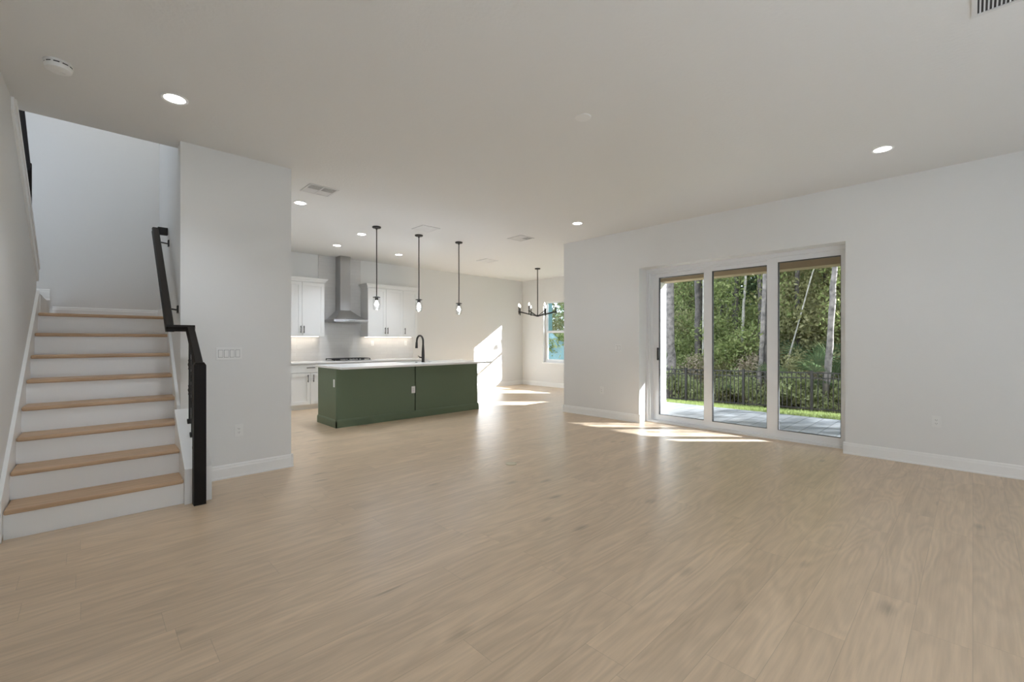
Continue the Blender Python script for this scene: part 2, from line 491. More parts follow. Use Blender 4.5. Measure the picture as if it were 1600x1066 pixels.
# dining south wall (x 6.62 .. 9.52) with a window opening
SW0, SW1 = 7.42, 8.52
m = MB()
m.box(XR1, 4.87, 0, SW0, 5.15, H).box(SW1, 4.87, 0, XD + 0.15, 5.15, H).box(SW0, 4.87, 0, SW1, 5.15, 0.66).box(SW0, 4.87, 2.39, SW1, 5.15, H)
wall_front = struct(m.build('wall_front', M['wall']))
struct(MB().box(XR1 + 0.005, 4.85, -0.3, SW0, 4.87, 3.2).box(SW1, 4.85, -0.3, XD + 0.17, 4.87, 3.2).box(SW0, 4.85, -0.3, SW1, 4.87, 0.66).box(SW0, 4.85, 2.39, SW1, 4.87, 3.2)
       .build('trim_stucco', M['stucco']))
# dining window wall
W1 = (7.26, 8.46); W2 = (5.86, 7.02); WZ = (0.66, 2.39)
m = MB()
m.box(XD, 5.15, 0, XD + 0.15, W2[0], H).box(XD, W2[1], 0, XD + 0.15, W1[0], H).box(XD, W1[1], 0, XD + 0.15, YK + 0.15, H)
for a, b in (W1, W2):
    m.box(XD, a, 0, XD + 0.15, b, WZ[0]).box(XD, a, WZ[1], XD + 0.15, b, H)
wall_dining = struct(m.build('wall_far', M['wall']))
# kitchen back wall
struct(MB().box(1.45, YK, 0, XD, YK + 0.15, H).build('wall_back', M['wall']))
# stair / switch block
struct(MB().prism([(0.597, YS), (1.513, YS), (1.513, YK), (0.75, YK)], 'z', 0, 5.8).build('wall_middle', M['wall']))
# left wall with sloping top at the upper flight
struct(MB().prism([(YB, 0), (6.2, 0), (6.2, 1.985), (4.80, 3.07), (YB, 3.07)], 'x', -0.53, -0.41, shear=sh).build('wall_left', M['wall']))
sl = (3.07 - 1.985) / (4.80 - 6.2)
struct(MB().prism([(6.22, 1.975), (6.22, 2.01), (4.80, 2.01 + 1.42 * -sl), (4.80, 1.975 + 1.42 * -sl)], 'x', -0.55, -0.385, shear=sh)
       .prism([(6.21, 1.86), (6.21, 1.978), (4.80, 1.978 + 1.41 * -sl), (4.80, 1.86 + 1.41 * -sl)], 'x', -0.41, -0.394, shear=sh).build('trim_left', M['trim']))
# upper stairwell shell
struct(MB().box(-1.9, 7.30, 0, 0.80, 7.42, 5.8).build('wall_stairwell', M['wall']))
UW = (5.8, 6.7, 3.9, 5.1)
struct(MB().box(-1.82, 3.2, 0, -1.70, UW[0], 5.8).box(-1.82, UW[1], 0, -1.70, 7.3, 5.8).box(-1.82, UW[0], 0, -1.70, UW[1], UW[2]).box(-1.82, UW[0], UW[3], -1.70, UW[1], 5.8).build('wall_stairwell_side', M['wall']))
struct(MB().box(-1.9, 3.08, 0, -0.55, 3.2, 5.8).box(-0.55, 4.92, H + 0.3, 0.62, 5.04, 5.8).box(-0.62, 3.2, H, -0.53, 5.04, 5.8).build('wall_stairwell_front', M['wall']))
struct(MB().box(-1.9, 3.08, 5.8, 0.85, 7.45, 5.9).build('ceiling_upper', M['ceiling']))
# wall behind the camera, window openings added to light the room
FILL_WIN = [(0.0, 2.0), (2.9, 3.4)]
m = MB()
xs = [-0.65]
for a, b in FILL_WIN:
    m.box(xs[-1], YB - 0.15, 0, a, YB, H); m.box(a, YB - 0.15, 1.88, b, YB, H); m.box(a, YB - 0.15, 0, b, YB, 0.12); xs.append(b)
m.box(xs[-1], YB - 0.15, 0, XR1, YB, H)
struct(m.build('wall_behind', M['wall']))

# baseboards -----------------------------------------------------------------
BP = [(0, 0), (0.019, 0), (0.019, 0.012), (0.014, 0.02), (0.014, 0.095), (0.010, 0.108), (0.010, 0.118), (0.004, 0.130), (0, 0.130)]
def base(mb, x0, y0, x1, y1, nx, ny, prof=BP, z=0.0):
    A = [mb.bm.verts.new((x0 + nx * d, y0 + ny * d, z + h)) for d, h in prof]
    B = [mb.bm.verts.new((x1 + nx * d, y1 + ny * d, z + h)) for d, h in prof]
    n = len(prof)
    mb.bm.faces.new(A); mb.bm.faces.new(B[::-1])
    for i in range(n):
        mb.bm.faces.new((A[i], B[i], B[(i + 1) % n], A[(i + 1) % n]))
m = MB(); base(m, XR0, YB, XR0, OY0 + 0.02, -1, 0); base(m, XR0, OY0, XR0 + 0.1, OY0, 0, 1)
base(m, XR0, OY1 - 0.02, XR0, 5.165, -1, 0); base(m, XR0 - 0.01, 5.15, XD, 5.15, 0, 1)
struct(m.build('baseboard_right', M['trim']))
m = MB(); base(m, 0.735, YS, 1.53, YS, 0, -1); base(m, 1.513, YS - 0.018, 1.513, 8.6, 1, 0)
struct(m.build('baseboard_middle', M['trim']))
m = MB(); base(m, XD, 5.15, XD, YK, -1, 0); struct(m.build('baseboard_far', M['trim']))
m = MB(); base(m, 5.66, YK, XD, YK, 0, -1); struct(m.build('baseboard_back', M['trim']))
m = MB(); base(m, -0.41 + sh(YB), YB, -0.41 + sh(4.24), 4.24, 1, 0); struct(m.build('baseboard_left', M['trim']))
m = MB(); base(m, -0.28, 7.30, 0.69, 7.30, 0, -1, z=1.552)
base(m, -1.7, 7.30, -0.30, 7.30, 0, -1, z=1.746)
base(m, 0.597 + sh(6.06) - 0.015, 6.06, 0.575 + sh(7.3), 7.30, -1, 0, z=1.552)
struct(m.build('baseboard_landing', M['trim']))
# ceiling-side floor register etc. come later

# ------------------------------------------------------------------ sliding glass door
d1 = thing('door_1', 'white three panel sliding glass door onto the patio', 'door', (6.56, 2.32, 0)); struct(d1)
def L(o):                       # parent keeping world coordinates of mesh verts
    return o
def rel(o, p):
    o.parent = p
    o.matrix_parent_inverse = Matrix.Translation(Vector(p.location)).inverted() @ Matrix.Identity(4) if p.rotation_euler.z == 0 else p.matrix_basis.inverted()
    return o
m = MB()
X0, X1 = 6.485, 6.635
m.box(X0, OY0 - 0.0, 0.0, X1, OY0 + 0.045, OZ).box(X0, OY1 - 0.03, 0.0, X1, OY1, OZ).box(X0, OY0 + 0.045, OZ - 0.05, X1, OY1 - 0.03, OZ).box(X0, OY0 + 0.045, 0.0, X1, OY1 - 0.03, 0.03)
m.box(X0 + 0.03, OY1 - 0.055, 0.03, X1, OY1 - 0.03, OZ - 0.05).box(X0 + 0.03, OY0 + 0.045, OZ - 0.075, X1, OY1 - 0.055, OZ - 0.05)
rel(m.build('door_frame', M['vinyl']), d1)
# panels: plane x, outer y0,y1, glass y0,y1
for k, (xp, y0, y1, g0, g1, gz0, gz1) in enumerate([(6.615, 2.68, 3.575, 2.755, 3.475, 0.113, 2.295), (6.575, 1.83, 2.745, 1.905, 2.625, 0.115, 2.30), (6.535, 1.055, 1.895, 1.055, 1.765, 0.122, 2.315)]):
    t = 0.018
    y0g = max(g0, y0)
    m = MB()
    z0, z1 = 0.03, OZ - 0.055
    if k == 2:
        g0 = 1.095; y0 = 1.02
    m.box(xp - t, y0, z0, xp + t, g0, z1).box(xp - t, g1, z0, xp + t, y1, z1).box(xp - t, g0, z0, xp + t, g1, gz0).box(xp - t, g0, gz1, xp + t, g1, z1)
    p = rel(m.build('door_panel', M['vinyl']), d1)
    m = MB(); w = 0.009
    m.box(xp - t - 0.002, g0, gz0, xp + t + 0.002, g0 + w * 0.4, gz1).box(xp - t - 0.002, g1 - w, gz0, xp + t + 0.002, g1, gz1).box(xp - t - 0.002, g0 + w * 0.4, gz0, xp + t + 0.002, g1 - w, gz0 + w * 0.5).box(xp - t - 0.002, g0 + w * 0.4, gz1 - w, xp + t + 0.002, g1 - w, gz1)
    gk = m.build('glazing_gasket', M['gasket']); gk.parent = p; gk['label'] = 'dark glazing gasket'
    g = MB().box(xp - 0.003, g0 + 0.001, gz0 + 0.001, xp + 0.003, g1 - 0.001, gz1 - 0.001).build('pane', M['glass']); g.parent = p
    if k == 0:
        h = MB().box(xp - 0.05, 3.478, 0.98, xp - 0.02, 3.495, 1.18, 0.004).box(xp - 0.03, 3.478, 0.99, xp - 0.017, 3.495, 1.01).box(xp - 0.03, 3.478, 1.15, xp - 0.017, 3.495, 1.17).build('handle', M['iron'])
        h.parent = p; h['label'] = 'black pull handle'

# ------------------------------------------------------------------ dining windows
def sash_window(name, x0, x1, ya, yb, z0, z1, zr, along='y'):
    """frame set at the outside of the wall; along = wall direction"""
    root = bpy.data.objects.new(name, None); COL.objects.link(root); struct(root)
    def B(mb, a0, c0, a1, c1, d0=x0, d1=x1):
        if along == 'y': mb.box(d0, a0, c0, d1, a1, c1)
        else: mb.box(a0, d0, c0, a1, d1, c1)
    fw = 0.05
    m = MB()
    B(m, ya, z0, ya + fw, z1); B(m, yb - fw, z0, yb, z1); B(m, ya + fw, z0, yb - fw, z0 + fw); B(m, ya + fw, z1 - fw * 0.7, yb - fw, z1)
    o = m.build('window_frame', M['vinyl']); o.parent = root
    m = MB(); q = 0.04
    xm = (x0 + x1) / 2
    for a, b in ((ya + fw, ya + fw + q), (yb - fw - q, yb - fw)):
        B(m, a, z0 + fw, b, zr, x0 + 0.005, xm)
    B(m, ya + fw + q, z0 + fw, yb - fw - q, z0 + fw + q, x0 + 0.005, xm); B(m, ya + fw + q, zr - q, yb - fw - q, zr + 0.015, x0 + 0.005, xm)
    o = m.build('lower_sash', M['vinyl']); o.parent = root
    m = MB(); B(m, ya + fw + q, z0 + fw + q, yb - fw - q, zr - q, xm - 0.004, xm - 0.001)
    g = m.build('pane', M['glass']); g.parent = o
    m = MB(); q2 = 0.02
    for a, b in ((ya + fw, ya + fw + q2), (yb - fw - q2, yb - fw)):
        B(m, a, zr, b, z1 - fw * 0.7, xm, x1 - 0.01)
    B(m, ya + fw + q2, zr - 0.02, yb - fw - q2, zr + 0.03, xm, x1 - 0.01)
    o = m.build('upper_sash', M['vinyl']); o.parent = root
    m = MB(); B(m, ya + fw + q2, zr + 0.03, yb - fw - q2, z1 - fw * 0.7, xm + 0.01, xm + 0.013)
    g = m.build('pane', M['glass']); g.parent = o
    return root
sash_window('window_1', XD + 0.085, XD + 0.145, W1[0], W1[1], WZ[0] + 0.02, WZ[1], 1.55)
sash_window('window_2', XD + 0.085, XD + 0.145, W2[0], W2[1], WZ[0] + 0.02, WZ[1], 1.55)
sash_window('window_3', 4.86, 4.92, SW0, SW1, WZ[0] + 0.02, WZ[1], 1.55, along='x')
struct(MB().box(XD - 0.02, W1[0] - 0.03, WZ[0] - 0.01, XD + 0.085, W1[1] + 0.03, WZ[0] + 0.02).build('trim_sill', M['trim']))
struct(MB().box(XD - 0.02, W2[0] - 0.03, WZ[0] - 0.01, XD + 0.085, W2[1] + 0.03, WZ[0] + 0.02).build('trim_sill', M['trim']))
struct(MB().box(SW0 - 0.03, 4.92, WZ[0] - 0.01, SW1 + 0.03, 5.17, WZ[0] + 0.02).build('trim_sill', M['trim']))
for i, (a, b) in enumerate(FILL_WIN):
    sash_window('window_%d' % (4 + i), YB - 0.13, YB - 0.07, a, b, 0.12, 1.88, 1.0, along='x')  # unseen rear windows, added as fill light for the room
sash_window('window_6', -1.80, -1.74, UW[0], UW[1], UW[2], UW[3], 4.6)

# ------------------------------------------------------------------ staircase
R, G, Y0 = 0.194, 0.25, 4.30
st = thing('staircase', 'white staircase with pale oak treads rising from the living room floor', 'staircase', (0, 0, 0))
for k in range(8):
    yn = Y0 + k * G
    z1 = (k + 1) * R
    ye = yn + G + 0.03 if k < 7 else yn + 0.12
    xr = 0.552 if yn < YS - 0.03 else 0.565
    MB().box(-0.385, yn, z1 - 0.030, xr, ye, z1, 0.009, shear=sh).build('tread', M['tread'], st)
    MB().box(-0.388, yn + 0.028, z1 - R + (0.0 if k else 0), xr + 0.002, yn + 0.048, z1 - 0.030, shear=sh).build('riser', M['trim'], st)
land = MB().box(-0.388, Y0 + 7 * G + 0.12, 1.40, 0.568, 7.298, 1.552, shear=sh).box(-1.69, 6.26, 1.40, -0.395, 7.298, 1.55, shear=lambda y: 0).build('landing', M['tread'], st)
MB().box(-1.69, 6.30, 1.55, -0.325, 7.298, 1.746).build('winder_step', M['wall'], st)
# skirt boards
def skirt(x0, x1, ya, zoff, yb=6.12):
    s = R / G
    za = R + (ya - Y0) * s + zoff
    zb = R + (yb - Y0) * s + zoff
    return MB().prism([(ya, 0.0 if ya < 4.5 else za - 0.3), (ya, za), (yb, zb), (yb, zb - 0.35)], 'x', x0, x1, shear=sh)
skirt(-0.412, -0.388, 4.27, 0.10, 6.2).build('skirt_board', M['trim'], st)
skirt(0.556, 0.580, 4.86, 0.09, 6.10).build('skirt_board', M['trim'], st)
# low stringer wall on the open side, with a sloping cap
MB().prism([(4.285, 0), (4.285, 0.275), (YS, 0.275 + (YS - 4.285) * 0.74), (YS, 0)], 'x', 0.556, 0.735).build('stringer_wall', M['trim'], st)

# ------------------------------------------------------------------ stair railing
rl = thing('stair_railing', 'dark espresso stair handrail with square newel post at the foot of the stairs', 'railing', (0, 0, 0))
nx0, nx1, ny0, ny1 = 0.603, 0.683, 4.195, 4.275
m = MB().box(nx0, ny0, 0, nx1, ny1, 1.095)
v = [m.bm.verts.new(p) for p in ((nx0, ny0, 1.095), (nx1, ny0, 1.095), (nx1, ny1, 1.095), (nx0, ny1, 1.095))]
e = 0.012
t = [m.bm.verts.new(p) for p in ((nx0 + e, ny0 + e, 1.118), (nx1 - e, ny0 + e, 1.118), (nx1 - e, ny1 - e, 1.118), (nx0 + e, ny1 - e, 1.118))]
for i in range(4):
    m.bm.faces.new((v[i], v[(i + 1) % 4], t[(i + 1) % 4], t[i]))
m.bm.faces.new(t)
m.build('newel_post', M['espresso'], rl)
def rail_bar(mb, a, b, w=0.030, hgt=0.028):
    a = Vector(a); b = Vector(b)
    t = (b - a).normalized()
    sd = t.cross(Vector((0, 0, 1))).normalized()
    up = sd.cross(t).normalized()
    prof = [(-w, -hgt), (w, -hgt), (w * 0.82, -hgt * 0.3), (w, hgt * 0.35), (w * 0.75, hgt), (-w * 0.75, hgt), (-w, hgt * 0.35), (-w * 0.82, -hgt * 0.3)]
    A = [mb.bm.verts.new(a + sd * p + up * q) for p, q in prof]
    B = [mb.bm.verts.new(b + sd * p + up * q) for p, q in prof]
    mb.bm.faces.new(A); mb.bm.faces.new(B[::-1])
    for i in range(8):
        mb.bm.faces.new((A[i], B[i], B[(i + 1) % 8], A[(i + 1) % 8]))
m = MB()
rail_bar(m, (0.643, 4.235, 1.085), (0.648, 4.70, 1.400))
rail_bar(m, (0.680, 4.695, 1.395), (0.480, 4.695, 1.395))
rail_bar(m, (0.508, 4.69, 1.385), (0.528, 6.02, 2.47))
m.build('handrail', M['espresso'], rl, smooth=False)
def baluster(y):
    zb = 0.275 + (y - 4.285) * 0.74
    zt = 1.085 + (y - 4.235) * 0.67 - 0.02
    m = MB()
    pts = []
    m.tube([(0.645, y, zb), (0.645, y, zt)], 0.0075, square=True)
    for c in (zb + 0.28, zb + 0.5):      # twisted knuckles
        m.lathe([(0.0, -0.05), (0.012, -0.04), (0.009, -0.02), (0.014, 0.0), (0.009, 0.02), (0.012, 0.04), (0.0, 0.05)], (0.645, y, c), 8)
    b = m.build('baluster', M['iron'], rl)
    MB().box(0.627, y - 0.018, zb - 0.012, 0.663, y + 0.018, zb + 0.03, 0.004).build('shoe', M['iron'], b)
for y in (4.44, 4.57, 4.70):
    baluster(y)
for y in (5.92, 5.0):
    zc = 1.385 + (y - 4.69) / 1.33 * 1.085
    xw = 0.597 + (y - YS) * 0.0343
    xr = 0.508 + (y - 4.69) / 1.33 * 0.02
    m = MB().tube([(xr, y, zc - 0.03), (xr + 0.015, y, zc - 0.06), (xw - 0.01, y, zc - 0.07)], 0.007, 8)
    m.box(xw - 0.012, y - 0.025, zc - 0.10, xw + 0.0, y + 0.025, zc - 0.03, 0.003)
    m.build('wall_bracket', M['iron'], rl)
m = MB().box(0.545, 5.985, 2.42, 0.632, 6.035, 2.50, 0.006); m.build('end_return', M['iron'], rl)

ur = thing('upper_handrail', 'dark handrail of the upper flight above the sloping left wall', 'railing', (0, 0, 0))
m = MB(); rail_bar(m, (-0.386, 6.03, 2.875), (-0.403, 4.95, 3.70), 0.017, 0.022); m.build('handrail', M['espresso'], ur)
MB().box(-0.415, 6.02, 2.03, -0.365, 6.07, 2.93, 0.004).build('end_post', M['espresso'], ur)

# ------------------------------------------------------------------ kitchen: cabinets
def shaker(mb, x0, x1, z0, z1, y, fr=0.06, th=0.02):
    """shaker front facing -y; y is its back plane"""
    mb.box(x0, y - th, z0, x0 + fr, y, z1).box(x1 - fr, y - th, z0, x1, y, z1)
    mb.box(x0 + fr, y - th, z0, x1 - fr, y, z0 + fr).box(x0 + fr, y - th, z1 - fr, x1 - fr, y, z1)
    mb.box(x0 + fr, y - th * 0.45, z0 + fr, x1 - fr, y, z1 - fr)
def pull(parent, x, y, z, ln, vert=True):
    m = MB(); r = 0.0065; o = 0.032
    if vert:
        m.tube([(x, y - o, z - ln / 2), (x, y - o, z + ln / 2)], r, 8)
        for q in (-0.36, 0.36): m.tube([(x, y, z + q * ln), (x, y - o, z + q * ln)], r * 0.8, 8)
    else:
        m.tube([(x - ln / 2, y - o, z), (x + ln / 2, y - o, z)], r, 8)
        for q in (-0.36, 0.36): m.tube([(x + q * ln, y, z), (x + q * ln, y - o, z)], r * 0.8, 8)
    o_ = m.build('handle', M['bronze'], parent, smooth=True)
    o_['label'] = 'dark bar pull'
    return o_
def door_part(parent, x0, x1, z0, z1, y, hx=None, hz=None):
    m = MB(); shaker(m, x0, x1, z0, z1, y)
    d = m.build('door', M['cabinet'], parent)
    if hx is not None:
        pull(d, hx, y - 0.02, hz, 0.14)
    return d
def crown(mb, x0, x1, y0, z, left=True, right=True):
    """stepped crown over a wall cabinet front at y0, from z up 0.08; returns at the ends"""
    for d, a, b in ((0.012, 0.0, 0.02), (0.028, 0.02, 0.045), (0.045, 0.045, 0.065), (0.055, 0.065, 0.08)):
        mb.box(x0 - (d if left else 0), y0 - d, z + a, x1 + (d if right else 0), YK - 0.0, z + b)
def upper(x0, x1, doors, label, lr):
    root = thing('wall_cabinet', label, 'cabinet', (0, 0, 0), group='white kitchen wall cabinets')
    y0, zb, zt = 8.97, 1.375, 2.435
    MB().box(x0, y0, zb, x1, YK - 0.004, zt).build('cabinet_body', M['cabinet'], root)
    for (a, b, hx) in doors:
        door_part(root, a + 0.003, b - 0.003, zb + 0.004, zt - 0.012, y0, hx, zb + 0.135)
    m = MB(); crown(m, x0, x1, y0 - 0.02, zt, *lr); m.build('crown_moulding', M['cabinet'], root)
    MB().box(x0 + 0.04, YK - 0.14, zb - 0.003, x1 - 0.04, YK - 0.11, zb - 0.001).build('under_cabinet_light', M['strip'], root)['label'] = 'glowing light strip under the cabinet'
    return root
upper(2.57, 3.42, [(2.57, 2.995, 2.965), (2.995, 3.42, 3.025)], 'white wall cabinet with two doors left of the range hood', (True, True))
upper(4.335, 5.18, [(4.335, 4.757, 4.727), (4.757, 5.18, 4.787)], 'white double-door wall cabinet right of the range hood', (True, False))
upper(5.18, 5.55, [(5.18, 5.55, 5.215)], 'narrow single-door white wall cabinet farthest right of the hood', (False, True))
upper(1.70, 2.57, [(1.70, 2.135, 2.105), (2.135, 2.57, 2.165)], 'white wall cabinet behind the end of the switch wall', (True, False))

def lower(x0, x1, drawers, doors, label):
    root = thing('base_cabinet', label, 'cabinet', (0, 0, 0), group='white kitchen base cabinets')
    y0, zt = 8.64, 0.855
    MB().box(x0, y0, 0.09, x1, YK - 0.004, zt).build('cabinet_body', M['cabinet'], root)
    MB().box(x0, y0 + 0.05, 0.0, x1, YK - 0.004, 0.09).build('toe_kick', M['cabinet'], root)
    for a, b in drawers:
        m = MB(); m.box(a + 0.003, y0 - 0.02, 0.695, b - 0.003, y0, 0.845, 0.003)
        d = m.build('drawer', M['cabinet'], root)
        pull(d, (a + b) / 2, y0 - 0.02, 0.785, 0.15, False)
    for a, b, hx in doors:
        door_part(root, a + 0.003, b - 0.003, 0.10, 0.685, y0, hx, 0.585)
    return root
lower(2.57, 3.50, [(2.57, 3.50)], [(2.57, 3.035, 2.985), (3.035, 3.50, 3.085)], 'white base cabinet with one drawer over two doors left of the cooktop')
lower(3.50, 4.34, [(3.50, 4.34)], [(3.50, 3.92, 3.88), (3.92, 4.34, 3.96)], 'white base cabinet directly under the black cooktop')
lower(4.34, 5.62, [(4.34, 4.98), (4.98, 5.62)], [(4.34, 4.98, 4.93), (4.98, 5.62, 5.03)], 'white base cabinet right of the cooktop behind the green island')
lower(1.65, 2.57, [(1.65, 2.57)], [(1.65, 2.11, 2.07), (2.11, 2.57, 2.15)], 'white base cabinet at the hidden left end of the counter')
tag(MB().box(1.63, 8.60, 0.856, 5.645, YK, 0.884, 0.003).build('worktop', M['quartz']), 'long white quartz worktop along the kitchen back wall', 'countertop')
struct(tag(MB().box(1.53, YK - 0.012, 0.884, 5.64, YK, 1.375).box(3.425, YK - 0.012, 1.375, 4.33, YK, H).build('backsplash', M['tile']), 'pale herringbone tile backsplash rising behind the range hood', 'backsplash'))

# range hood
hd = thing('range_hood', 'stainless steel chimney range hood above the cooktop', 'range hood', (0, 0, 0))
m = MB()
hx0, hx1, hy0, hy1 = 3.55, 4.27, 8.80, YK - 0.013
cx0, cx1, cy0 = 3.775, 3.995, 9.04
m.box(hx0, hy0, 1.675, hx1, hy1, 1.725, 0.004)
lo = [(hx0 + .006, hy0 + .006, 1.725), (hx1 - .006, hy0 + .006, 1.725), (hx1 - .006, hy1, 1.725), (hx0 + .006, hy1, 1.725)]
rings = []
for q in range(6):
    t = q / 5
    s = t ** 0.8
    top = [(cx0, cy0), (cx1, cy0), (cx1, hy1), (cx0, hy1)]
    rings.append([m.bm.verts.new((lo[i][0] * (1 - t) + top[i][0] * t, lo[i][1] * (1 - t) + top[i][1] * t, 1.725 + 0.195 * (t ** 1.25))) for i in range(4)])
for A, B in zip(rings, rings[1:]):
    for i in range(4):
        m.bm.faces.new((A[i], A[(i + 1) % 4], B[(i + 1) % 4], B[i]))
m.build('canopy', M['steel'], hd)
MB().box(cx0, cy0, 1.915, cx1, hy1, 2.45).box(cx0 + 0.004, cy0 + 0.004, 2.45, cx1 - 0.004, hy1, H - 0.002).build('chimney', M['steel'], hd)
MB().box(hx0 + 0.05, hy0 + 0.05, 1.668, hx1 - 0.05, hy1 - 0.05, 1.676).build('filter', M['steel'], hd)
m = MB()
for q in range(4): m.lathe([(0, 0), (0.008, 0), (0.008, 0.006), (0, 0.006)], (3.86 + q * 0.035, hy0 - 0.003, 1.70), 8)
m.build('buttons', M['black'], hd)

# cooktop
ct = thing('cooktop', 'black gas cooktop with grates set into the back worktop', 'cooktop', (0, 0, 0))
MB().box(3.53, 8.70, 0.884, 4.31, 9.20, 0.896, 0.004).build('pan', M['steel'], ct)
for gx in (3.545, 3.80, 4.055):
    m = MB()
    x1 = gx + 0.24
    for y in (8.78, 8.86, 8.98, 9.10, 9.185): m.tube([(gx, y, 0.925), (x1, y, 0.925)], 0.007, square=True)
    for x in (gx, gx + 0.08, gx + 0.16, x1): m.tube([(x, 8.78, 0.925), (x, 9.185, 0.925)], 0.007, square=True)
    for x in (gx, x1):
        for y in (8.78, 9.185): m.tube([(x, y, 0.893), (x, y, 0.925)], 0.008, square=True)
    m.build('grate', M['black'], ct)
for bx in (3.665, 3.92, 4.175):
    for by in ((8.88, 9.08) if bx != 3.92 else (8.98,)):
        MB().lathe([(0, 0), (0.045, 0), (0.045, 0.012), (0.03, 0.02), (0, 0.02)], (bx, by, 0.896), 16).build('burner', M['black'], ct)
for q in range(5):
    MB().lathe([(0, 0), (0.017, 0), (0.015, 0.028), (0, 0.028)], (3.78 + q * 0.07, 8.735, 0.896), 12).build('knob', M['steel'], ct)

# ------------------------------------------------------------------ island
isl = thing('kitchen_island', 'forest green kitchen island cabinet under a white quartz top', 'kitchen island', (0, 0, 0))
ix0, ix1, iy0, iy1 = 2.66, 5.34, 6.50, 7.224
MB().box(ix0 + 0.012, iy0 + 0.05, 0.0, ix1 - 0.012, iy1, 0.874).build('carcass', M['green'], isl)
MB().box(ix0, iy0, 0.0, 3.980, iy0 + 0.05, 0.874).build('front_panel', M['green'], isl)
MB().box(3.999, iy0, 0.0, ix1, iy0 + 0.05, 0.874).build('front_panel', M['green'], isl)
MB().box(ix0, iy0 + 0.05, 0.0, ix0 + 0.012, iy1 - 0.0, 0.874).box(ix0 - 0.008, iy0, 0.10, ix0, iy0 + 0.045, 0.874).build('end_panel', M['green'], isl)
MB().box(ix1 - 0.012, iy0 + 0.05, 0.0, ix1, iy1, 0.874).build('end_panel', M['green'], isl)
IB = [(0, 0), (0.016, 0), (0.016, 0.095), (0.010, 0.108), (0.004, 0.118), (0, 0.118)]
m = MB(); base(m, ix0 - 0.016, iy0, ix1 + 0.016, iy0, 0, -1, IB); base(m, ix0, iy0 - 0.016, ix0, iy1, -1, 0, IB); base(m, ix1, iy0 - 0.016, ix1, iy1, 1, 0, IB)
m.build('base_moulding', M['green'], isl)
sx0, sx1, sy0, sy1 = 4.02, 4.72, 6.93, 7.24
m = MB()
tx0, tx1, ty0, ty1, tz0, tz1 = 2.63, 5.47, 6.25, 7.32, 0.876, 0.904
m.box(tx0, ty0, tz0, sx0, ty1, tz1).box(sx1, ty0, tz0, tx1, ty1, tz1).box(sx0, ty0, tz0, sx1, sy0, tz1).box(sx0, sy1, tz0, sx1, ty1, tz1)
tag(m.build('island_worktop', M['quartz']), 'white quartz slab on the green kitchen island', 'countertop')
m = MB(); b = 0.72
m.box(sx0 - 0.006, sy0 - 0.006, b, sx0, sy1 + 0.006, 0.875).box(sx1, sy0 - 0.006, b, sx1 + 0.006, sy1 + 0.006, 0.875).box(sx0, sy0 - 0.006, b, sx1, sy0, 0.875).box(sx0, sy1, b, sx1, sy1 + 0.006, 0.875).box(sx0, sy0, b, sx1, sy1, b + 0.006)
tag(m.build('sink', M['steel']), 'undermount steel sink sunk into the island top', 'sink')
# faucet
fc = thing('faucet', 'dark gooseneck pull-down faucet on the island', 'faucet', (4.372, 6.86, 0.904))
MB().lathe([(0, 0), (0.030, 0), (0.030, 0.008), (0.026, 0.02), (0.028, 0.10), (0.025, 0.20), (0.018, 0.31), (0, 0.31)], (0, 0, 0), 20).build('faucet_body', M['bronze'], fc, smooth=True)
pts = [(0, 0, 0.29)]
rad = 0.105
for q in range(13):
    a = math.pi * q / 12
    pts.append((0, rad - rad * math.cos(a), 0.375 + rad * math.sin(a)))
pts.append((0.0, 2 * rad + 0.004, 0.355))
MB().tube(pts, 0.017, 12).build('neck', M['bronze'], fc, smooth=True)
MB().tube([(0, 2 * rad + 0.004, 0.36), (0, 2 * rad + 0.010, 0.25)], [0.02, 0.025], 14).build('spray_head', M['bronze'], fc, smooth=True)
MB().tube([(-0.02, 0, 0.085), (-0.07, 0.01, 0.09)], [0.014, 0.012], 10).tube([(-0.05, 0.005, 0.09), (-0.105, 0.0, 0.115)], [0.007, 0.006], 8).build('lever', M['bronze'], fc, smooth=True)
sb = tag(MB().lathe([(0, 0), (0.022, 0), (0.022, 0.008), (0.016, 0.013), (0, 0.013)], (0, 0, 0), 16).build('disposal_button', M['bronze'], None, True, (4.235, 6.86, 0.904)), 'small dark round button beside the island faucet', 'button')
tag(MB().box(0, 0, 0, 0.0, 0.0, 0.0).build('x', M['plate']) if False else MB().lathe([(0, 0), (0.02, 0), (0.02, 0.006), (0, 0.006)], (0, 0, 0), 16).build('sink_hole_cover', M['steel'], None, True, (4.53, 6.88, 0.904)), 'small flat steel hole cover right of the island faucet', 'hole cover')

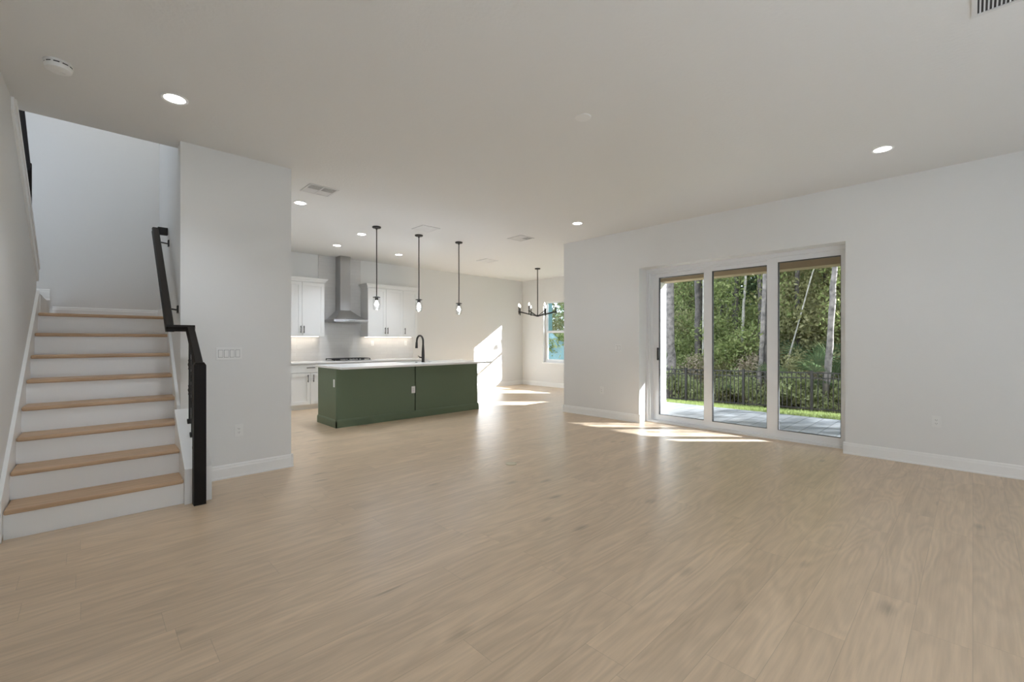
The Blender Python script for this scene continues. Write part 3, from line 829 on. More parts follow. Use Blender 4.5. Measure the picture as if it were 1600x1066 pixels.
# ------------------------------------------------------------------ pendants
def pendant(x, y, zc, label):
    root = thing('pendant_light', label, 'pendant light', (x, y, H), group='pendant lights over the island')
    MB().lathe([(0, 0), (0.066, 0), (0.066, -0.016), (0.058, -0.022), (0.016, -0.024), (0.012, -0.045), (0, -0.045)], n=24).build('canopy', M['bronze'], root, True)
    L_ = H - zc
    MB().tube([(0, 0, -0.04), (0.0, 0, -L_ * 0.33), (0.002, 0, -L_ * 0.66), (0, 0, -L_)], 0.0085, 8).build('rod', M['bronze'], root, True)
    MB().lathe([(0, 0), (0.02, 0.0), (0.056, -0.010), (0.056, -0.018), (0.0, -0.018)], (0, 0, -L_), 24).build('shade_cap', M['bronze'], root, True)
    MB().lathe([(0, -0.018), (0.027, -0.018), (0.025, -0.058), (0, -0.058)], (0, 0, -L_), 16).build('socket', M['bronze'], root, True)
    MB().lathe([(0, -0.058), (0.013, -0.062), (0.016, -0.082), (0.028, -0.102), (0.033, -0.12), (0.029, -0.138), (0.017, -0.15), (0, -0.153)], (0, 0, -L_), 18).build('bulb', M['bulb'], root, True)
    ld = bpy.data.lights.new('pendant_glow', 'POINT'); ld.energy = 11.0; ld.shadow_soft_size = 0.04; ld.color = (0.86, 0.97, 1.14)
    lo = bpy.data.objects.new('pendant_glow', ld); COL.objects.link(lo); lo.parent = root; lo.location = (0, 0, -L_ - 0.12)
    MB().lathe([(0.050, -0.018), (0.054, -0.05), (0.055, -0.13), (0.052, -0.185), (0.044, -0.206), (0.0, -0.208)], (0, 0, -L_), 24).build('glass_shade', M['jar'], root, True)
pendant(3.231, 6.379, 1.975, 'glass jar pendant light over the island, leftmost of the three')
pendant(3.992, 6.392, 1.985, 'glass jar pendant light over the island, middle of the three')
pendant(4.791, 6.353, 1.968, 'glass jar pendant light over the island, rightmost of the three')

# ------------------------------------------------------------------ chandelier
ch = thing('chandelier', 'black eight-arm chandelier with candle bulbs in the dining area', 'chandelier', (7.90, 7.323, H))
MB().lathe([(0, 0), (0.066, 0), (0.066, -0.02), (0.05, -0.026), (0, -0.026)], n=24).build('canopy', M['iron'], ch, True)
zh = 1.895 - H
MB().tube([(0, 0, -0.02), (0, 0, zh)], 0.011, 8).build('stem', M['bronze'], ch, True)
MB().lathe([(0, 0.03), (0.02, 0.03), (0.055, 0.012), (0.055, -0.008), (0.02, -0.02), (0, -0.02)], (0, 0, zh), 16).build('hub', M['iron'], ch, True)
fw_ = Vector((math.sin(YAW), math.cos(YAW), 0)); rt_ = Vector((math.cos(YAW), -math.sin(YAW), 0))
for k in range(8):
    a = math.radians(17 + 45 * k)
    d = rt_ * math.sin(a) - fw_ * math.cos(a)
    p0 = d * 0.04 + Vector((0, 0, zh)); p1 = d * 0.44 + Vector((0, 0, zh + 0.095)); p2 = d * 0.475 + Vector((0, 0, zh + 0.10))
    arm = MB().tube([p0, p1, p2], 0.0095, 8).build('arm', M['iron'], ch, True)
    c = p2
    MB().lathe([(0, -0.075), (0.010, -0.07), (0.014, -0.02), (0.022, 0.0), (0.013, 0.01), (0.013, 0.115), (0, 0.115)], tuple(c), 12).build('candle_sleeve', M['iron'], arm, True)
    MB().lathe([(0, 0.115), (0.010, 0.12), (0.018, 0.14), (0.015, 0.165), (0.006, 0.19), (0, 0.195)], tuple(c), 12).build('candle_bulb', M['candle'], arm, True)

# ------------------------------------------------------------------ ceiling fittings
def downlight(x, y, label, z=H, power=16.0, tone=(0.89, 0.97, 1.08)):
    root = thing('recessed_light', label, 'ceiling light', (x, y, z), group='recessed ceiling lights')
    MB().lathe([(0.062, 0.001), (0.082, 0.001), (0.084, -0.004), (0.078, -0.008), (0.064, -0.005)], n=32).build('trim_ring', M['trim'], root, True)
    MB().lathe([(0, -0.003), (0.064, -0.003)], n=32).build('diffuser', M['lamp'], root)['label'] = 'glowing white diffuser'
    ld = bpy.data.lights.new('downlight_beam', 'SPOT')
    ld.energy = power; ld.spot_size = math.radians(110); ld.spot_blend = 0.9; ld.shadow_soft_size = 0.05; ld.color = tone
    lo = bpy.data.objects.new('downlight_beam', ld); COL.objects.link(lo); lo.parent = root; lo.location = (0, 0, -0.03)
downlight(0.463, 4.022, 'recessed ceiling light nearest the stair opening')
downlight(5.274, 0.574, 'recessed ceiling light near the right wall, above the sliding door side', H, 5.0)
downlight(5.302, 4.105, 'recessed ceiling light in front of the right wall corner by the dining area', H, 9.0)
downlight(1.967, 5.947, 'recessed ceiling light beside the kitchen vent, behind the switch wall', H, 30.0)
downlight(3.275, 6.99, 'recessed kitchen ceiling light just left of the leftmost pendant canopy', H, 30.0)
downlight(3.331, 8.123, 'recessed kitchen ceiling light in front of the range hood chimney', H, 30.0)
downlight(4.598, 8.122, 'recessed kitchen ceiling light between the left and middle pendant rods', H, 30.0)
downlight(0.15, 6.4, 'unseen recessed light added to brighten the upper stairwell', 5.8, 27.0, (1.0, 0.93, 0.80))  # out of view, added to brighten the stairwell walls
downlight(2.2, 0.4, 'unseen recessed fill light added behind the camera', H)  # this and the next two are unseen, added as room fill
downlight(5.3, -2.3, 'unseen recessed fill light added in the rear right corner', H, 5.0)
downlight(1.5, -2.3, 'unseen recessed fill light added in the rear left corner', H)

sd = thing('smoke_detector', 'white round smoke detector on the ceiling near the stairs', 'smoke detector', (-0.128, 4.022, H))
MB().lathe([(0, 0), (0.070, 0), (0.070, -0.012), (0.064, -0.014), (0.064, -0.020), (0.068, -0.024), (0.062, -0.045), (0.05, -0.052), (0, -0.054)], n=32).build('body', M['plate'], sd, True)
m = MB()
for k in range(10):
    a = 2 * math.pi * k / 10
    a2 = a + 0.42
    q = [m.bm.verts.new((0.0655 * math.cos(t), 0.0655 * math.sin(t), z)) for t, z in ((a, -0.014), (a2, -0.014), (a2, -0.021), (a, -0.021))]
    m.bm.faces.new(q)
m.build('sounder_slots', M['slot'], sd)
MB().lathe([(0, -0.0535), (0.012, -0.0535), (0.012, -0.057), (0, -0.057)], (0.02, 0.01, 0), 12).build('test_button', M['plate'], sd, True)
tag(MB().lathe([(0, -0.010), (0.045, -0.010), (0.060, -0.006), (0.064, 0.0), (0, 0)], n=32).build('ceiling_cover_plate', M['plate'], None, True, (2.822, 2.128, H)), 'round white blank cover plate on the middle of the ceiling', 'cover plate')

def vent(x, y, wx, wy, label, name='ceiling_vent', split=2, gap=0.018, dark='ventdark', cover=(0.12, 0.12, 0.72, 0.72)):
    root = thing(name, label, 'vent', (x, y, H), group='ceiling air vents')
    b = 0.022
    m = MB()
    m.box(-wx / 2, -wy / 2, -0.008, wx / 2, -wy / 2 + b, 0.0).box(-wx / 2, wy / 2 - b, -0.008, wx / 2, wy / 2, 0.0)
    m.box(-wx / 2, -wy / 2 + b, -0.008, -wx / 2 + b, wy / 2 - b, 0.0).box(wx / 2 - b, -wy / 2 + b, -0.008, wx / 2, wy / 2 - b, 0.0)
    if split == 2:
        m.box(-0.008, -wy / 2 + b, -0.007, 0.008, wy / 2 - b, 0).box(-wx / 2 + b, -0.006, -0.007, wx / 2 - b, 0.006, 0)
    m.build('frame', M['vent'], root)
    MB().box(-wx / 2 + b, -wy / 2 + b, -0.0015, wx / 2 - b, wy / 2 - b, 0.0).build('duct', M[dark], root)
    m = MB()
    n = int((wy - 2 * b) / gap)
    for hx in (0, 1):
        xa = -wx / 2 + b if hx == 0 else 0.008
        xb = -0.008 if hx == 0 else wx / 2 - b
        if split == 1:
            if hx: continue
            xb = wx / 2 - b
        for k in range(n):
            p = (wy - 2 * b) / n
            y0 = -wy / 2 + b + (k + 0.1) * p
            cv = cover[(0 if y0 < 0 else 2) + hx]
            q = [m.bm.verts.new(v) for v in ((xa, y0, -0.002), (xb, y0, -0.002), (xb, y0 + cv * p, -0.006), (xa, y0 + cv * p, -0.006))]
            m.bm.faces.new(q)
    m.build('slats', M['vent'], root)
    return root
vent(1.965, 5.29, 0.33, 0.33, 'white ceiling vent with four louvred fields beside the switch wall corner')
vent(3.84, 5.945, 0.32, 0.32, 'flat white ceiling vent above the middle pendant light', split=2, dark='vent', cover=(0.9, 0.9, 0.9, 0.9))
vent(5.37, 5.37, 0.32, 0.34, 'grey louvred ceiling vent between the pendants and the dining chandelier', cover=(0.8, 0.10, 0.85, 0.8))
vent(6.34, 7.38, 0.34, 0.34, 'plain white ceiling vent far back before the dining wall', split=1, dark='vent', cover=(0.9, 0.9, 0.9, 0.9))
vent(3.316, -0.155, 0.33, 0.32, 'white supply register with dark slots at the upper right ceiling edge', split=1, gap=0.0147, cover=(0.45, 0.45, 0.45, 0.45))

# ------------------------------------------------------------------ switches and outlets
def plate(kind, label, c, nrm, gang=1, matl='plate'):
    """kind switch/outlet; c centre on the wall; nrm 'x-','y-','y+' facing"""
    name = 'light_switch' if kind == 'switch' else 'wall_outlet'
    rot = {'y-': 0, 'x-': -math.pi / 2}[nrm]
    root = thing(name, label, 'switch' if kind == 'switch' else 'outlet', c, rot, group='switches' if kind == 'switch' else 'power outlets')
    w = 0.07 + 0.046 * (gang - 1)
    m = MB().box(-w / 2, -0.006, -0.0575, w / 2, 0, 0.0575, 0.002)
    m.build('cover_plate', M[matl], root)
    for g in range(gang):
        x = (g - (gang - 1) / 2) * 0.046
        if kind == 'switch':
            m = MB().prism([(x - 0.0165, -0.033), (x + 0.0165, -0.033), (x + 0.0165, 0.033), (x - 0.0165, 0.033)], 'y', -0.0095, -0.005)
            r = m.build('rocker', M[matl], root)
            m = MB()
            for a, b, cc, d in ((-0.0185, -0.035, -0.0165, 0.035), (0.0165, -0.035, 0.0185, 0.035), (-0.0165, -0.035, 0.0165, -0.033), (-0.0165, 0.033, 0.0165, 0.035)):
                m.box(x + a, -0.0064, b, x + cc, -0.0058, d)
            m.build('rocker_gap', M['slot'], root)
        else:
            m = MB().box(x - 0.0165, -0.0085, -0.033, x + 0.0165, -0.005, 0.033, 0.001)
            rc = m.build('receptacle', M[matl], root)
            m = MB()
            for z in (-0.017, 0.017):
                m.box(x - 0.008, -0.0092, z - 0.003, x - 0.006, -0.0084, z + 0.006).box(x + 0.005, -0.0092, z - 0.003, x + 0.007, -0.0084, z + 0.005).box(x - 0.002, -0.0092, z - 0.010, x + 0.002, -0.0084, z - 0.006)
            m.build('slots', M['slot'], rc)
    return root
plate('switch', 'white four-gang rocker switch on the wall right of the stair railing', (0.966, YS, 1.168), 'y-', 4)
plate('outlet', 'white wall outlet below the four-gang switch', (1.046, YS, 0.437), 'y-')
plate('switch', 'white two-gang switch on the right wall left of the sliding door', (XR0, 4.012, 1.172), 'x-', 2)
plate('outlet', 'white wall outlet low on the right wall left of the sliding door', (XR0, 4.33, 0.456), 'x-')
plate('outlet', 'white wall outlet on the right wall right of the sliding door', (XR0, 0.258, 0.462), 'x-')
plate('outlet', 'white wall outlet below the dining window wall corner', (XD, 8.812, 0.469), 'x-')
plate('switch', 'white switch in the sun patch on the dining wall', (7.889, YK, 1.145), 'y-', 1)
plate('outlet', 'white outlet on the backsplash under the double-door cabinet', (4.60, YK - 0.012, 1.235), 'y-')
plate('outlet', 'white outlet on the backsplash near its right end', (5.44, YK - 0.012, 1.235), 'y-')
plate('outlet', 'white outlet on the front panel of the green island', (3.951, iy0, 0.47), 'y-')
r_ = thing('wall_outlet', 'white outlet on the left end of the green island', 'outlet', (ix0 - 0.0, 6.587, 0.655), -math.pi / 2, group='power outlets')
MB().box(-0.028, -0.006, -0.0575, 0.028, 0, 0.0575, 0.002).build('cover_plate', M['plate'], r_)
MB().box(-0.0165, -0.0085, -0.033, 0.0165, -0.005, 0.033, 0.001).build('receptacle', M['plate'], r_)

fl = thing('floor_outlet_cover', 'round cream floor outlet cover in the middle of the wood floor', 'floor outlet', (3.205, 3.348, 0))
MB().lathe([(0.052, 0), (0.060, 0), (0.060, 0.004), (0.056, 0.006), (0.050, 0.005), (0.050, 0.003)], n=32).build('ring', M['brass'], fl, True)
MB().lathe([(0, 0.0045), (0.049, 0.0045), (0.051, 0.001)], n=32).build('lid', M['brass'], fl, True)

# ------------------------------------------------------------------ outdoors
def gz(x, y):
    if x < 9.55: return -0.16
    t = x - 9.55
    return -0.13 - 0.113 * min(t, 6) - 0.02 * (y - 4) * min(t / 5, 1.2) + 0.02 * max(0, t - 6)
def ground(name, xs, ys, m_, dz=0.0):
    mb = MB()
    g = [[mb.bm.verts.new((x, y, gz(x, y) + dz)) for y in ys] for x in xs]
    for i in range(len(xs) - 1):
        for j in range(len(ys) - 1):
            mb.bm.faces.new((g[i][j], g[i + 1][j], g[i + 1][j + 1], g[i][j + 1]))
    return mb.build(name, m_, None, True)
struct(ground('ground', [9.55, 11, 13, 15.6, 18, 24, 32, 50], [-16, -8, -2, 2, 6, 10, 16, 24, 40], M['soil'], -0.02))
struct(MB().box(XR1, -6.0, -0.30, 9.52, 4.85, -0.10).build('floor_patio', M['paver']))
struct(ground('ground_lawn', [9.56, 10.5, 12, 13.2], [-14, -8, -2, 2, 6, 10, 16], M['lawnbase'], 0.0))
rng = np.random.default_rng(5)
n = 16000
gx = 9.58 + rng.random(n) * 3.8
gy = -0.5 + rng.random(n) * 9.0
zz = np.array([gz(a, b) for a, b in zip(gx, gy)])
ang = rng.random(n) * 2 * np.pi
ht = 0.035 + rng.random(n) * 0.045
ln = rng.normal(0, 0.018, (n, 2))
V = np.zeros((n, 3, 3))
V[:, 0, 0] = gx - 0.006 * np.cos(ang); V[:, 0, 1] = gy - 0.006 * np.sin(ang); V[:, 0, 2] = zz
V[:, 1, 0] = gx + 0.006 * np.cos(ang); V[:, 1, 1] = gy + 0.006 * np.sin(ang); V[:, 1, 2] = zz
V[:, 2, 0] = gx + ln[:, 0]; V[:, 2, 1] = gy + ln[:, 1]; V[:, 2, 2] = zz + ht
me = bpy.data.meshes.new('lawn_grass')
me.from_pydata(V.reshape(-1, 3).tolist(), [], np.arange(3 * n).reshape(n, 3).tolist())
me.materials.append(M['blade'])
o = bpy.data.objects.new('lawn_grass', me); COL.objects.link(o)
tag(o, 'strip of sunlit green lawn between the patio and the fence', 'grass', kind='stuff')

# porch
struct(MB().box(XR1, -4.0, 2.86, 9.62, 4.85, 3.0).build('ceiling_porch', M['tan']))
struct(MB().box(9.22, -1.45, 2.60, 9.55, 4.85, 2.86).build('trim_porch_beam', M['tan']))
struct(MB().box(XR1, -1.75, -0.2, 9.55, -1.45, 2.86).build('wall_sun_block', M['stucco']))  # unseen end wall, placed to cut off the low sun
struct(MB().box(XR0 - 0.3, YB - 0.3, H + 0.3, 9.7, 4.85, H + 0.4).box(-0.7, YB - 0.3, H + 0.3, XR1, 3.0, H + 0.4).box(1.3, 4.85, H + 0.3, XD + 0.4, YK + 0.3, H + 0.4).build('roof', M['tan']))

# fence
fx = 14.8
py = [6.203 * fx / 13.5 + 2 * 1.83, 6.203 * fx / 13.5 + 1.83, 6.203 * fx / 13.5, 4.529 * fx / 13.5, 2.881 * fx / 13.5]
py += [py[-1] - 1.82, py[-1] - 3.64]
fn = thing('metal_fence', 'dark bronze metal picket fence beyond the lawn', 'fence', (0, 0, 0))
def fz(y): return gz(fx, y)
for y in py:
    z = fz(y)
    MB().box(fx - 0.032, y - 0.032, z - 0.1, fx + 0.032, y + 0.032, z + 1.13).prism([(fx - 0.04, y - 0.04), (fx + 0.04, y - 0.04), (fx + 0.04, y + 0.04), (fx - 0.04, y + 0.04)], 'z', z + 1.13, z + 1.15).build('post', M['fence'], fn)
for ya, yb in zip(py, py[1:]):
    m = MB()
    a, b = ya - 0.032, yb + 0.032
    for hgt, t in ((1.09, 0.016), (0.94, 0.014), (0.08, 0.014)):
        m.tube([(fx, a, fz(a) + hgt), (fx, b, fz(b) + hgt)], t, square=True)
    k = 15
    for i in range(1, k):
        y = a + (b - a) * i / k
        m.tube([(fx, y, fz(y) + 0.05), (fx, y, fz(y) + 1.09)], 0.0095, square=True)
    m.build('picket_panel', M['fence'], fn)

# vegetation
_fol = {}
def leaf_mesh(key, blobs, n, size, m_, seed, shell=0.55, droop=0.0):
    """a mesh of bent leaf quads scattered in ellipsoid blobs (cx,cy,cz,rx,ry,rz,weight)"""
    if key in _fol: return _fol[key]
    r = np.random.default_rng(seed)
    w = np.array([b[6] for b in blobs], float); w /= w.sum()
    ids = r.choice(len(blobs), n, p=w)
    B = np.array([b[:6] for b in blobs])[ids]
    d = r.normal(size=(n, 3)); d /= np.linalg.norm(d, axis=1)[:, None]
    rad = (shell + (1 - shell) * r.random(n)) * (0.86 + 0.28 * r.random(n))
    # clump the leaves on twigs
    tw = r.normal(0, 0.06, (n, 3))
    C = B[:, :3] + d * rad[:, None] * B[:, 3:6] + tw
    u = r.normal(size=(n, 3)); u[:, 2] -= droop; u /= np.linalg.norm(u, axis=1)[:, None]
    v = np.cross(u, r.normal(size=(n, 3))); v /= np.linalg.norm(v, axis=1)[:, None]
    nn = np.cross(u, v)
    s = size * (0.6 + 0.8 * r.random(n))[:, None]
    P0 = C - u * s * 0.5; P2 = C + u * s * 0.5 - nn * s * 0.12
    P1 = C + v * s * 0.24; P3 = C - v * s * 0.24
    V = np.stack([P0, P1, P2, P3], 1).reshape(-1, 3)
    me = bpy.data.meshes.new(key)
    me.vertices.add(4 * n); me.vertices.foreach_set('co', V.astype(np.float32).ravel())
    me.loops.add(4 * n); me.loops.foreach_set('vertex_index', np.arange(4 * n, dtype=np.int32))
    me.polygons.add(n); me.polygons.foreach_set('loop_start', np.arange(0, 4 * n, 4, dtype=np.int32))
    me.polygons.foreach_set('loop_total', np.full(n, 4, dtype=np.int32))
    me.update(calc_edges=True)
    me.materials.append(m_)
    _fol[key] = me
    return me
def blobs(seed, n, ext, z0, z1, r0, r1):
    r = random.Random(seed)
    out = []
    for i in range(n):
        t = i / max(1, n - 1)
        rr = r.uniform(r0, r1)
        out.append((r.uniform(-ext, ext), r.uniform(-ext, ext), z0 + (z1 - z0) * t, rr, rr, rr * r.uniform(0.6, 0.9), rr * rr))
    return out
def add_mesh(name, me, parent):
    o = bpy.data.objects.new(name, me); COL.objects.link(o); o.parent = parent
    return o
def trunk(mb, pts, r0, r1, seed=0, n=10):
    r = random.Random(seed)
    k = 14
    P = []
    rr = []
    for i in range(k + 1):
        t = i / k
        f = t * (len(pts) - 1)
        a = int(min(f, len(pts) - 2)); q = f - a
        p = Vector(pts[a]).lerp(Vector(pts[a + 1]), q)
        p += Vector((r.uniform(-1, 1), r.uniform(-1, 1), 0)) * r0 * 0.18
        P.append(p)
        rr.append((r0 + (r1 - r0) * t) * r.uniform(0.9, 1.12) * (1.25 if i == 0 else 1))
    mb.tube(P, rr, n)

shrubA = lambda: leaf_mesh('bushA', blobs(1, 10, 0.9, 0.3, 2.6, 0.6, 0.95), 5200, 0.13, M['leafA'], 11)
shrubB = lambda: leaf_mesh('bushB', blobs(2, 9, 0.9, 0.3, 2.3, 0.55, 0.9), 4800, 0.12, M['leafB'], 12)
shrubC = lambda: leaf_mesh('bushC', blobs(3, 9, 0.8, 0.25, 1.6, 0.5, 0.8), 4200, 0.11, M['leafC'], 13)
shrubD = lambda: leaf_mesh('bushD', blobs(4, 8, 0.7, 0.3, 1.9, 0.5, 0.75), 3000, 0.10, M['leafD'], 14)
crownA = lambda: leaf_mesh('crownA', blobs(5, 14, 1.5, 2.4, 7.2, 0.8, 1.3), 9000, 0.15, M['leafA'], 15)
crownB = lambda: leaf_mesh('crownB', blobs(6, 14, 1.5, 2.2, 7.4, 0.8, 1.3), 8500, 0.15, M['leafB'], 16)
crownC = lambda: leaf_mesh('crownC', blobs(7, 12, 1.7, 0.8, 8.2, 1.2, 1.7), 9000, 0.22, M['leafC'], 17)
crownS = lambda: leaf_mesh('crownS', blobs(9, 16, 1.1, 1.6, 6.6, 0.5, 0.9), 2600, 0.13, M['leafA'], 19)
crownP = lambda: leaf_mesh('crownP', blobs(8, 5, 0.9, 6.6, 8.6, 0.6, 1.0), 2600, 0.16, M['leafA'], 18)
_stem = {}
def bush(kind, x, y, s, label, group=None, rz=0.0):
    root = thing('shrub', label, 'shrub', (x, y, gz(x, y) - 0.03), rz, group)
    root.scale = (s, s, s)
    add_mesh('foliage', {'A': shrubA, 'B': shrubB, 'C': shrubC, 'D': shrubD}[kind](), root)
    if 'b' not in _stem:
        m = MB()
        for q in range(5):
            a = q * 1.3
            trunk(m, [(0.05 * math.cos(a), 0.05 * math.sin(a), -0.1), (0.3 * math.cos(a), 0.3 * math.sin(a), 0.7), (0.7 * math.cos(a), 0.65 * math.sin(a), 1.7)], 0.03, 0.012, q, 6)
        o = m.build('stems', M['barkdark'], root, True); _stem['b'] = o.data
    else:
        add_mesh('stems', _stem['b'], root)
    return root
def tree(x, y, pts, r0, r1, bark, crown_, label, group=None, seed=0, branches=()):
    root = thing('tree', label, 'tree', (x, y, gz(x, y) - 0.05), 0, group)
    m = MB(); trunk(m, pts, r0, r1, seed)
    m.build('trunk', M[bark], root, True)
    for b in branches:
        m = MB(); trunk(m, b[0], b[1], b[1] * 0.4, seed + 3, 7)
        m.build('branch', M[bark], root, True)
    if crown_:
        add_mesh('foliage', crown_(), root)
    return root

# trunks seen through the panes; (x, y) on the ground, lean in y per metre
tree(15.4, 7.70, [(0, 0, 0), (0, -0.05, 2), (0, 0.08, 8.8)], 0.18, 0.14, 'bark', crownP, 'thick grey pine trunk at the far left of the left door panel', seed=1)
tree(16.7, 7.22, [(0, 0, 0), (0.05, 0.02, 4), (0.0, 0.03, 9)], 0.12, 0.10, 'barkdark', crownP, 'dark pine trunk beside the right stile of the left door panel', seed=2)
tree(16.5, 6.95, [(0, 0, 0), (0.05, -0.02, 4), (0.0, 0.05, 8)], 0.04, 0.032, 'barkpale', None, 'slim pale stem standing in for the sunlit right edge of the dark pine', seed=3)  # pale stem added as the sunlit edge of the dark trunk
tree(20.0, 7.60, [(0, 0, 0), (0.05, 0.05, 4), (0.0, 0.0, 9)], 0.09, 0.07, 'barkdark', crownP, 'slim dark trunk at the left side of the middle door panel', seed=4)
tree(19.0, 6.92, [(0, 0, 0), (0.05, 0.1, 4), (0.0, 0.02, 9)], 0.06, 0.045, 'barkpale', None, 'slim pale trunk left of centre in the middle door panel', seed=5)
tree(20.0, 7.05, [(0, 0, 0), (0.05, 0.0, 4), (0.0, -0.04, 9)], 0.16, 0.12, 'barkdark', crownP, 'broad dark trunk behind the slim pale one in the middle door panel', seed=6)
tree(16.9, 5.74, [(0, 0, 0), (0.05, -0.02, 2.5), (0.0, -0.14, 4.5), (0, -0.18, 8)], 0.05, 0.042, 'barkpale', None, 'white birch-like stem right of centre in the middle door panel', seed=7)
tree(15.5, 4.78, [(0, 0, 0), (0.0, -0.14, 2.2), (0.0, -0.34, 8.0)], 0.075, 0.05, 'bark', None, 'leaning brown trunk at the right of the middle door panel', seed=8)
tree(15.7, 4.60, [(0, 0, 0), (0.0, 0.0, 2.5), (0.0, -0.06, 8.0)], 0.10, 0.085, 'barkdark', crownP, 'dark upright trunk against the right stile of the middle door panel', seed=9)
tree(15.3, 2.96, [(0, 0, 0), (0.0, -0.14, 2.3), (0.0, -0.24, 4.2), (0, -0.34, 8)], 0.085, 0.065, 'bark', crownP, 'slender grey trunk at the right of the right door panel', seed=10)
tree(16.6, 4.50, [(0, 0, 0), (0.0, -0.3, 1.5), (0.0, -0.95, 4.2), (0, -1.2, 5.0)], 0.03, 0.015, 'barkpale', None, 'thin leaning sapling in the right door panel', seed=11)

# leafy trees of the middle ground
GA = 'broadleaf trees behind the fence'
tr = [(20.5, 10.6, crownA, 'leafy tree behind the thick grey pine trunk'), (21.5, 8.8, crownB, 'leafy tree between the pines of the left door panel'),
      (22.0, 6.2, crownA, 'leafy tree behind the white stem in the middle door panel'), (19.2, 3.7, crownB, 'olive leafy tree filling the left of the right door panel'),
      (19.6, 1.6, crownB, 'olive leafy tree right of the slender grey trunk'), (17.6, 4.2, crownB, 'hazy olive tree in the middle of the right door panel'), (23, 13.5, crownA, 'leafy tree in the far background seen through the dining window'),
      (20, 17.5, crownB, 'olive tree behind the teal building seen through the dining window')]
tr += [(17.6, 7.45, crownS, 'sparse young tree in front of the dark pine in the left door panel'), (18.0, 6.35, crownS, 'sparse young tree left of the white birch-like stem'),
       (17.0, 5.25, crownS, 'sparse young tree between the white stem and the leaning brown trunk'), (17.2, 2.45, crownS, 'sparse young tree right of the slender grey trunk')]
for i, (x, y, c, l) in enumerate(tr):
    t = tree(x, y, [(0, 0, 0), (0.1, 0.08, 2.5), (0.0, 0.0, 7.0)], 0.11, 0.05, 'barkdark', c, l, GA, 30 + i)
    t.rotation_euler.z = i * 1.1
for i, (x, y) in enumerate(((17.4, -7.4), (19.5, -10.2), (15.6, -10.0))):   # shade the porch from the low sun, off to the right
    t = tree(x, y, [(0, 0, 0), (0.1, 0.08, 2.5), (0.0, 0.0, 7.0)], 0.13, 0.06, 'barkdark', crownB, 'olive leafy tree off to the right of the porch', 'trees right of the porch', 90 + i)
    t.rotation_euler.z = i * 2.0
# back rows
GB = 'dense trees at the back of the wood'
r = random.Random(9)
for row, (xb, sc) in enumerate(((25.0, 1.0), (29.0, 1.2))):
    for k in range(9 if row == 0 else 10):
        y = -3.5 + k * 2.7 + r.uniform(-0.5, 0.5) + row * 1.2
        t = tree(xb + r.uniform(-1, 1), y, [(0, 0, 0), (0.1, 0.08, 2.5), (0.0, 0.0, 7.6)], 0.16, 0.08, 'barkdark', crownC, 'dense dark green tree in the back rows of the wood beyond the fence', GB, 60 + k)
        t.rotation_euler.z = r.uniform(0, 6.28)
        t.scale = (sc, sc, sc)
# shrubs
sh_list = [('A', 16.9, 8.3, 0.85, 'green shrub behind the fence just left of the thick grey pine trunk'), ('D', 16.2, 7.15, 0.75, 'twiggy tan shrub behind the fence in the left door panel'),
           ('A', 17.2, 6.75, 0.95, 'green shrub behind the fence at the left of the middle door panel'), ('D', 17.6, 6.2, 1.15, 'tall twiggy tan shrub rising in the middle door panel'),
           ('A', 16.5, 5.75, 0.8, 'bright green shrub in the centre of the middle door panel'), ('B', 16.2, 6.5, 0.6, 'low olive shrub by the fence in the middle door panel'),
           ('C', 18.2, 5.4, 1.15, 'dark green shrub between the trunks right in the middle door panel'), ('B', 16.3, 3.95, 0.7, 'olive shrub behind the fence at the left of the right door panel'),
           ('D', 16.2, 3.45, 0.6, 'low twiggy shrub behind the fence in the right door panel'), ('B', 17.8, 3.2, 1.2, 'tall olive shrub behind the slender grey trunk'),
           ('C', 16.6, 2.0, 0.9, 'dark green shrub at the far right of the right door panel'), ('B', 17.2, 1.0, 1.2, 'olive shrub beyond the right edge of the sliding door'),
           ('B', 17.8, 9.8, 1.3, 'olive shrub far left behind the white porch wall'), ('A', 18.4, 7.9, 1.1, 'green shrub between the two big pines of the left door panel'),
           ('D', 16.2, 4.95, 0.75, 'twiggy tan shrub beside the leaning brown trunk'), ('A', 18.4, 4.2, 1.0, 'green shrub behind the thin leaning sapling'),
           ('A', 18.0, 12.6, 1.6, 'green shrub beside the teal building seen through the dining window')]
for i, (k, x, y, s, l) in enumerate(sh_list):
    bush(k, x, y, s, l, 'shrubs behind the fence', i * 0.9)
fr = random.Random(21)
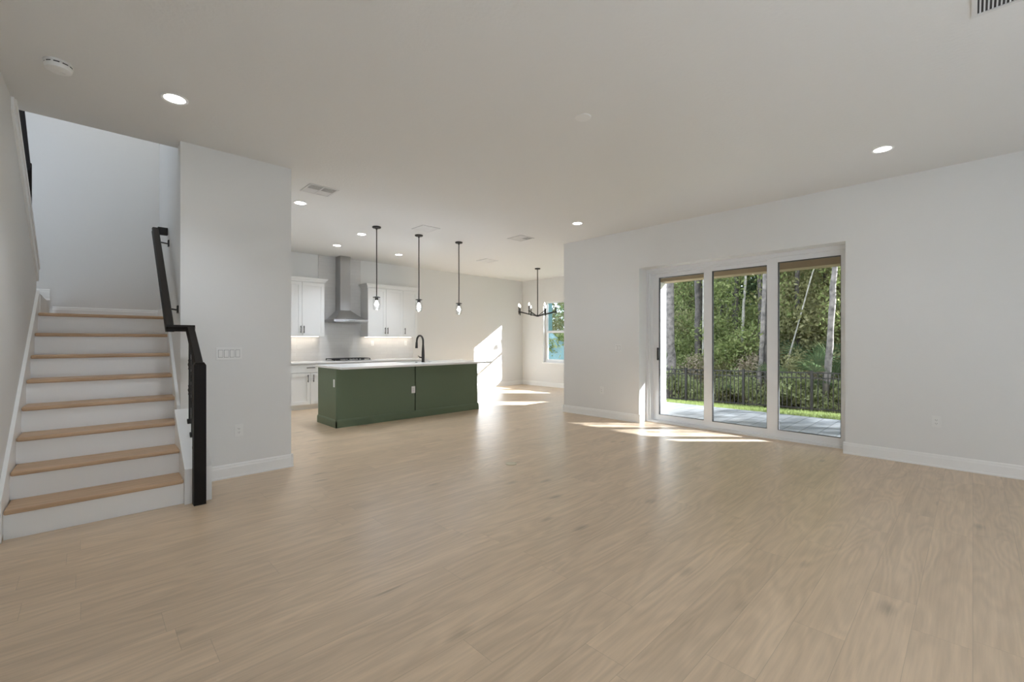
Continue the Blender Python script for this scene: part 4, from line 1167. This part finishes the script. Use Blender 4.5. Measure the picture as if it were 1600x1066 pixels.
for k in range(13):
    y = 1.2 + k * 0.62 + fr.uniform(-0.15, 0.15); x = 15.35 + fr.uniform(0, 0.9)
    root = thing('fern', 'pale fern clump growing along the far side of the fence', 'fern', (x, y, gz(x, y) - 0.03), fr.uniform(0, 6), 'ferns behind the fence')
    q = fr.uniform(0.8, 1.2); root.scale = (q, q, q)
    add_mesh('fronds', leaf_mesh('fern', blobs(40, 6, 0.35, 0.2, 0.75, 0.25, 0.42), 1300, 0.11, M['fern'], 41), root)
# palmetto
def palmetto(x, y, s, label, seed):
    root = thing('palmetto', label, 'palm', (x, y, gz(x, y)), 0, 'palmettos behind the fence')
    root.scale = (s, s, s)
    r = random.Random(seed)
    for k in range(11):
        a = r.uniform(0, 6.28); el = r.uniform(0.35, 1.2); ln = r.uniform(0.9, 1.6)
        c = Vector((math.cos(a) * math.cos(el), math.sin(a) * math.cos(el), math.sin(el))) * ln
        m = MB(); m.tube([(0, 0, 0.0), c * 0.5 + Vector((0, 0, 0.1)), c], 0.012, 5)
        d = c.normalized(); sd_ = d.cross(Vector((0, 0, 1))).normalized(); up = sd_.cross(d)
        for q in range(15):
            t = (q - 7) / 7 * 1.45
            dr = d * math.cos(t) + sd_ * math.sin(t)
            L_ = 0.62 * (0.75 + 0.25 * math.cos(t))
            w = sd_ * math.cos(t) * 0.022 - d * math.sin(t) * 0.022
            A = [m.bm.verts.new(p) for p in (c, c + dr * L_ * 0.5 + w + up * 0.03, c + dr * L_ - Vector((0, 0, 0.10)), c + dr * L_ * 0.5 - w + up * 0.03)]
            m.bm.faces.new(A)
        m.build('frond', M['palm'], root)
    return root
palmetto(16.3, 3.35, 1.25, 'fan palmetto left of the slender grey trunk', 1)
palmetto(16.4, 2.55, 1.3, 'fan palmetto right of the slender grey trunk', 2)
palmetto(16.0, 4.25, 0.9, 'small fan palmetto at the left of the right door panel', 3)

# teal sheathed building next door (seen through the dining window)
nb = thing('neighbouring_building', 'teal sheathed building with sloping gable seen through the dining window', 'building', (0, 0, 0))
MB().prism([(11.6, -1.2), (18.5, -1.2), (18.5, 3.9), (14.02, 1.60), (11.6, -0.1)], 'x', 16.0, 16.3).prism([(14.1, 1.2), (18.4, 1.2), (18.4, 6.2), (14.1, 6.2)], 'x', 15.95, 16.25).build('wall', M['teal'], nb)
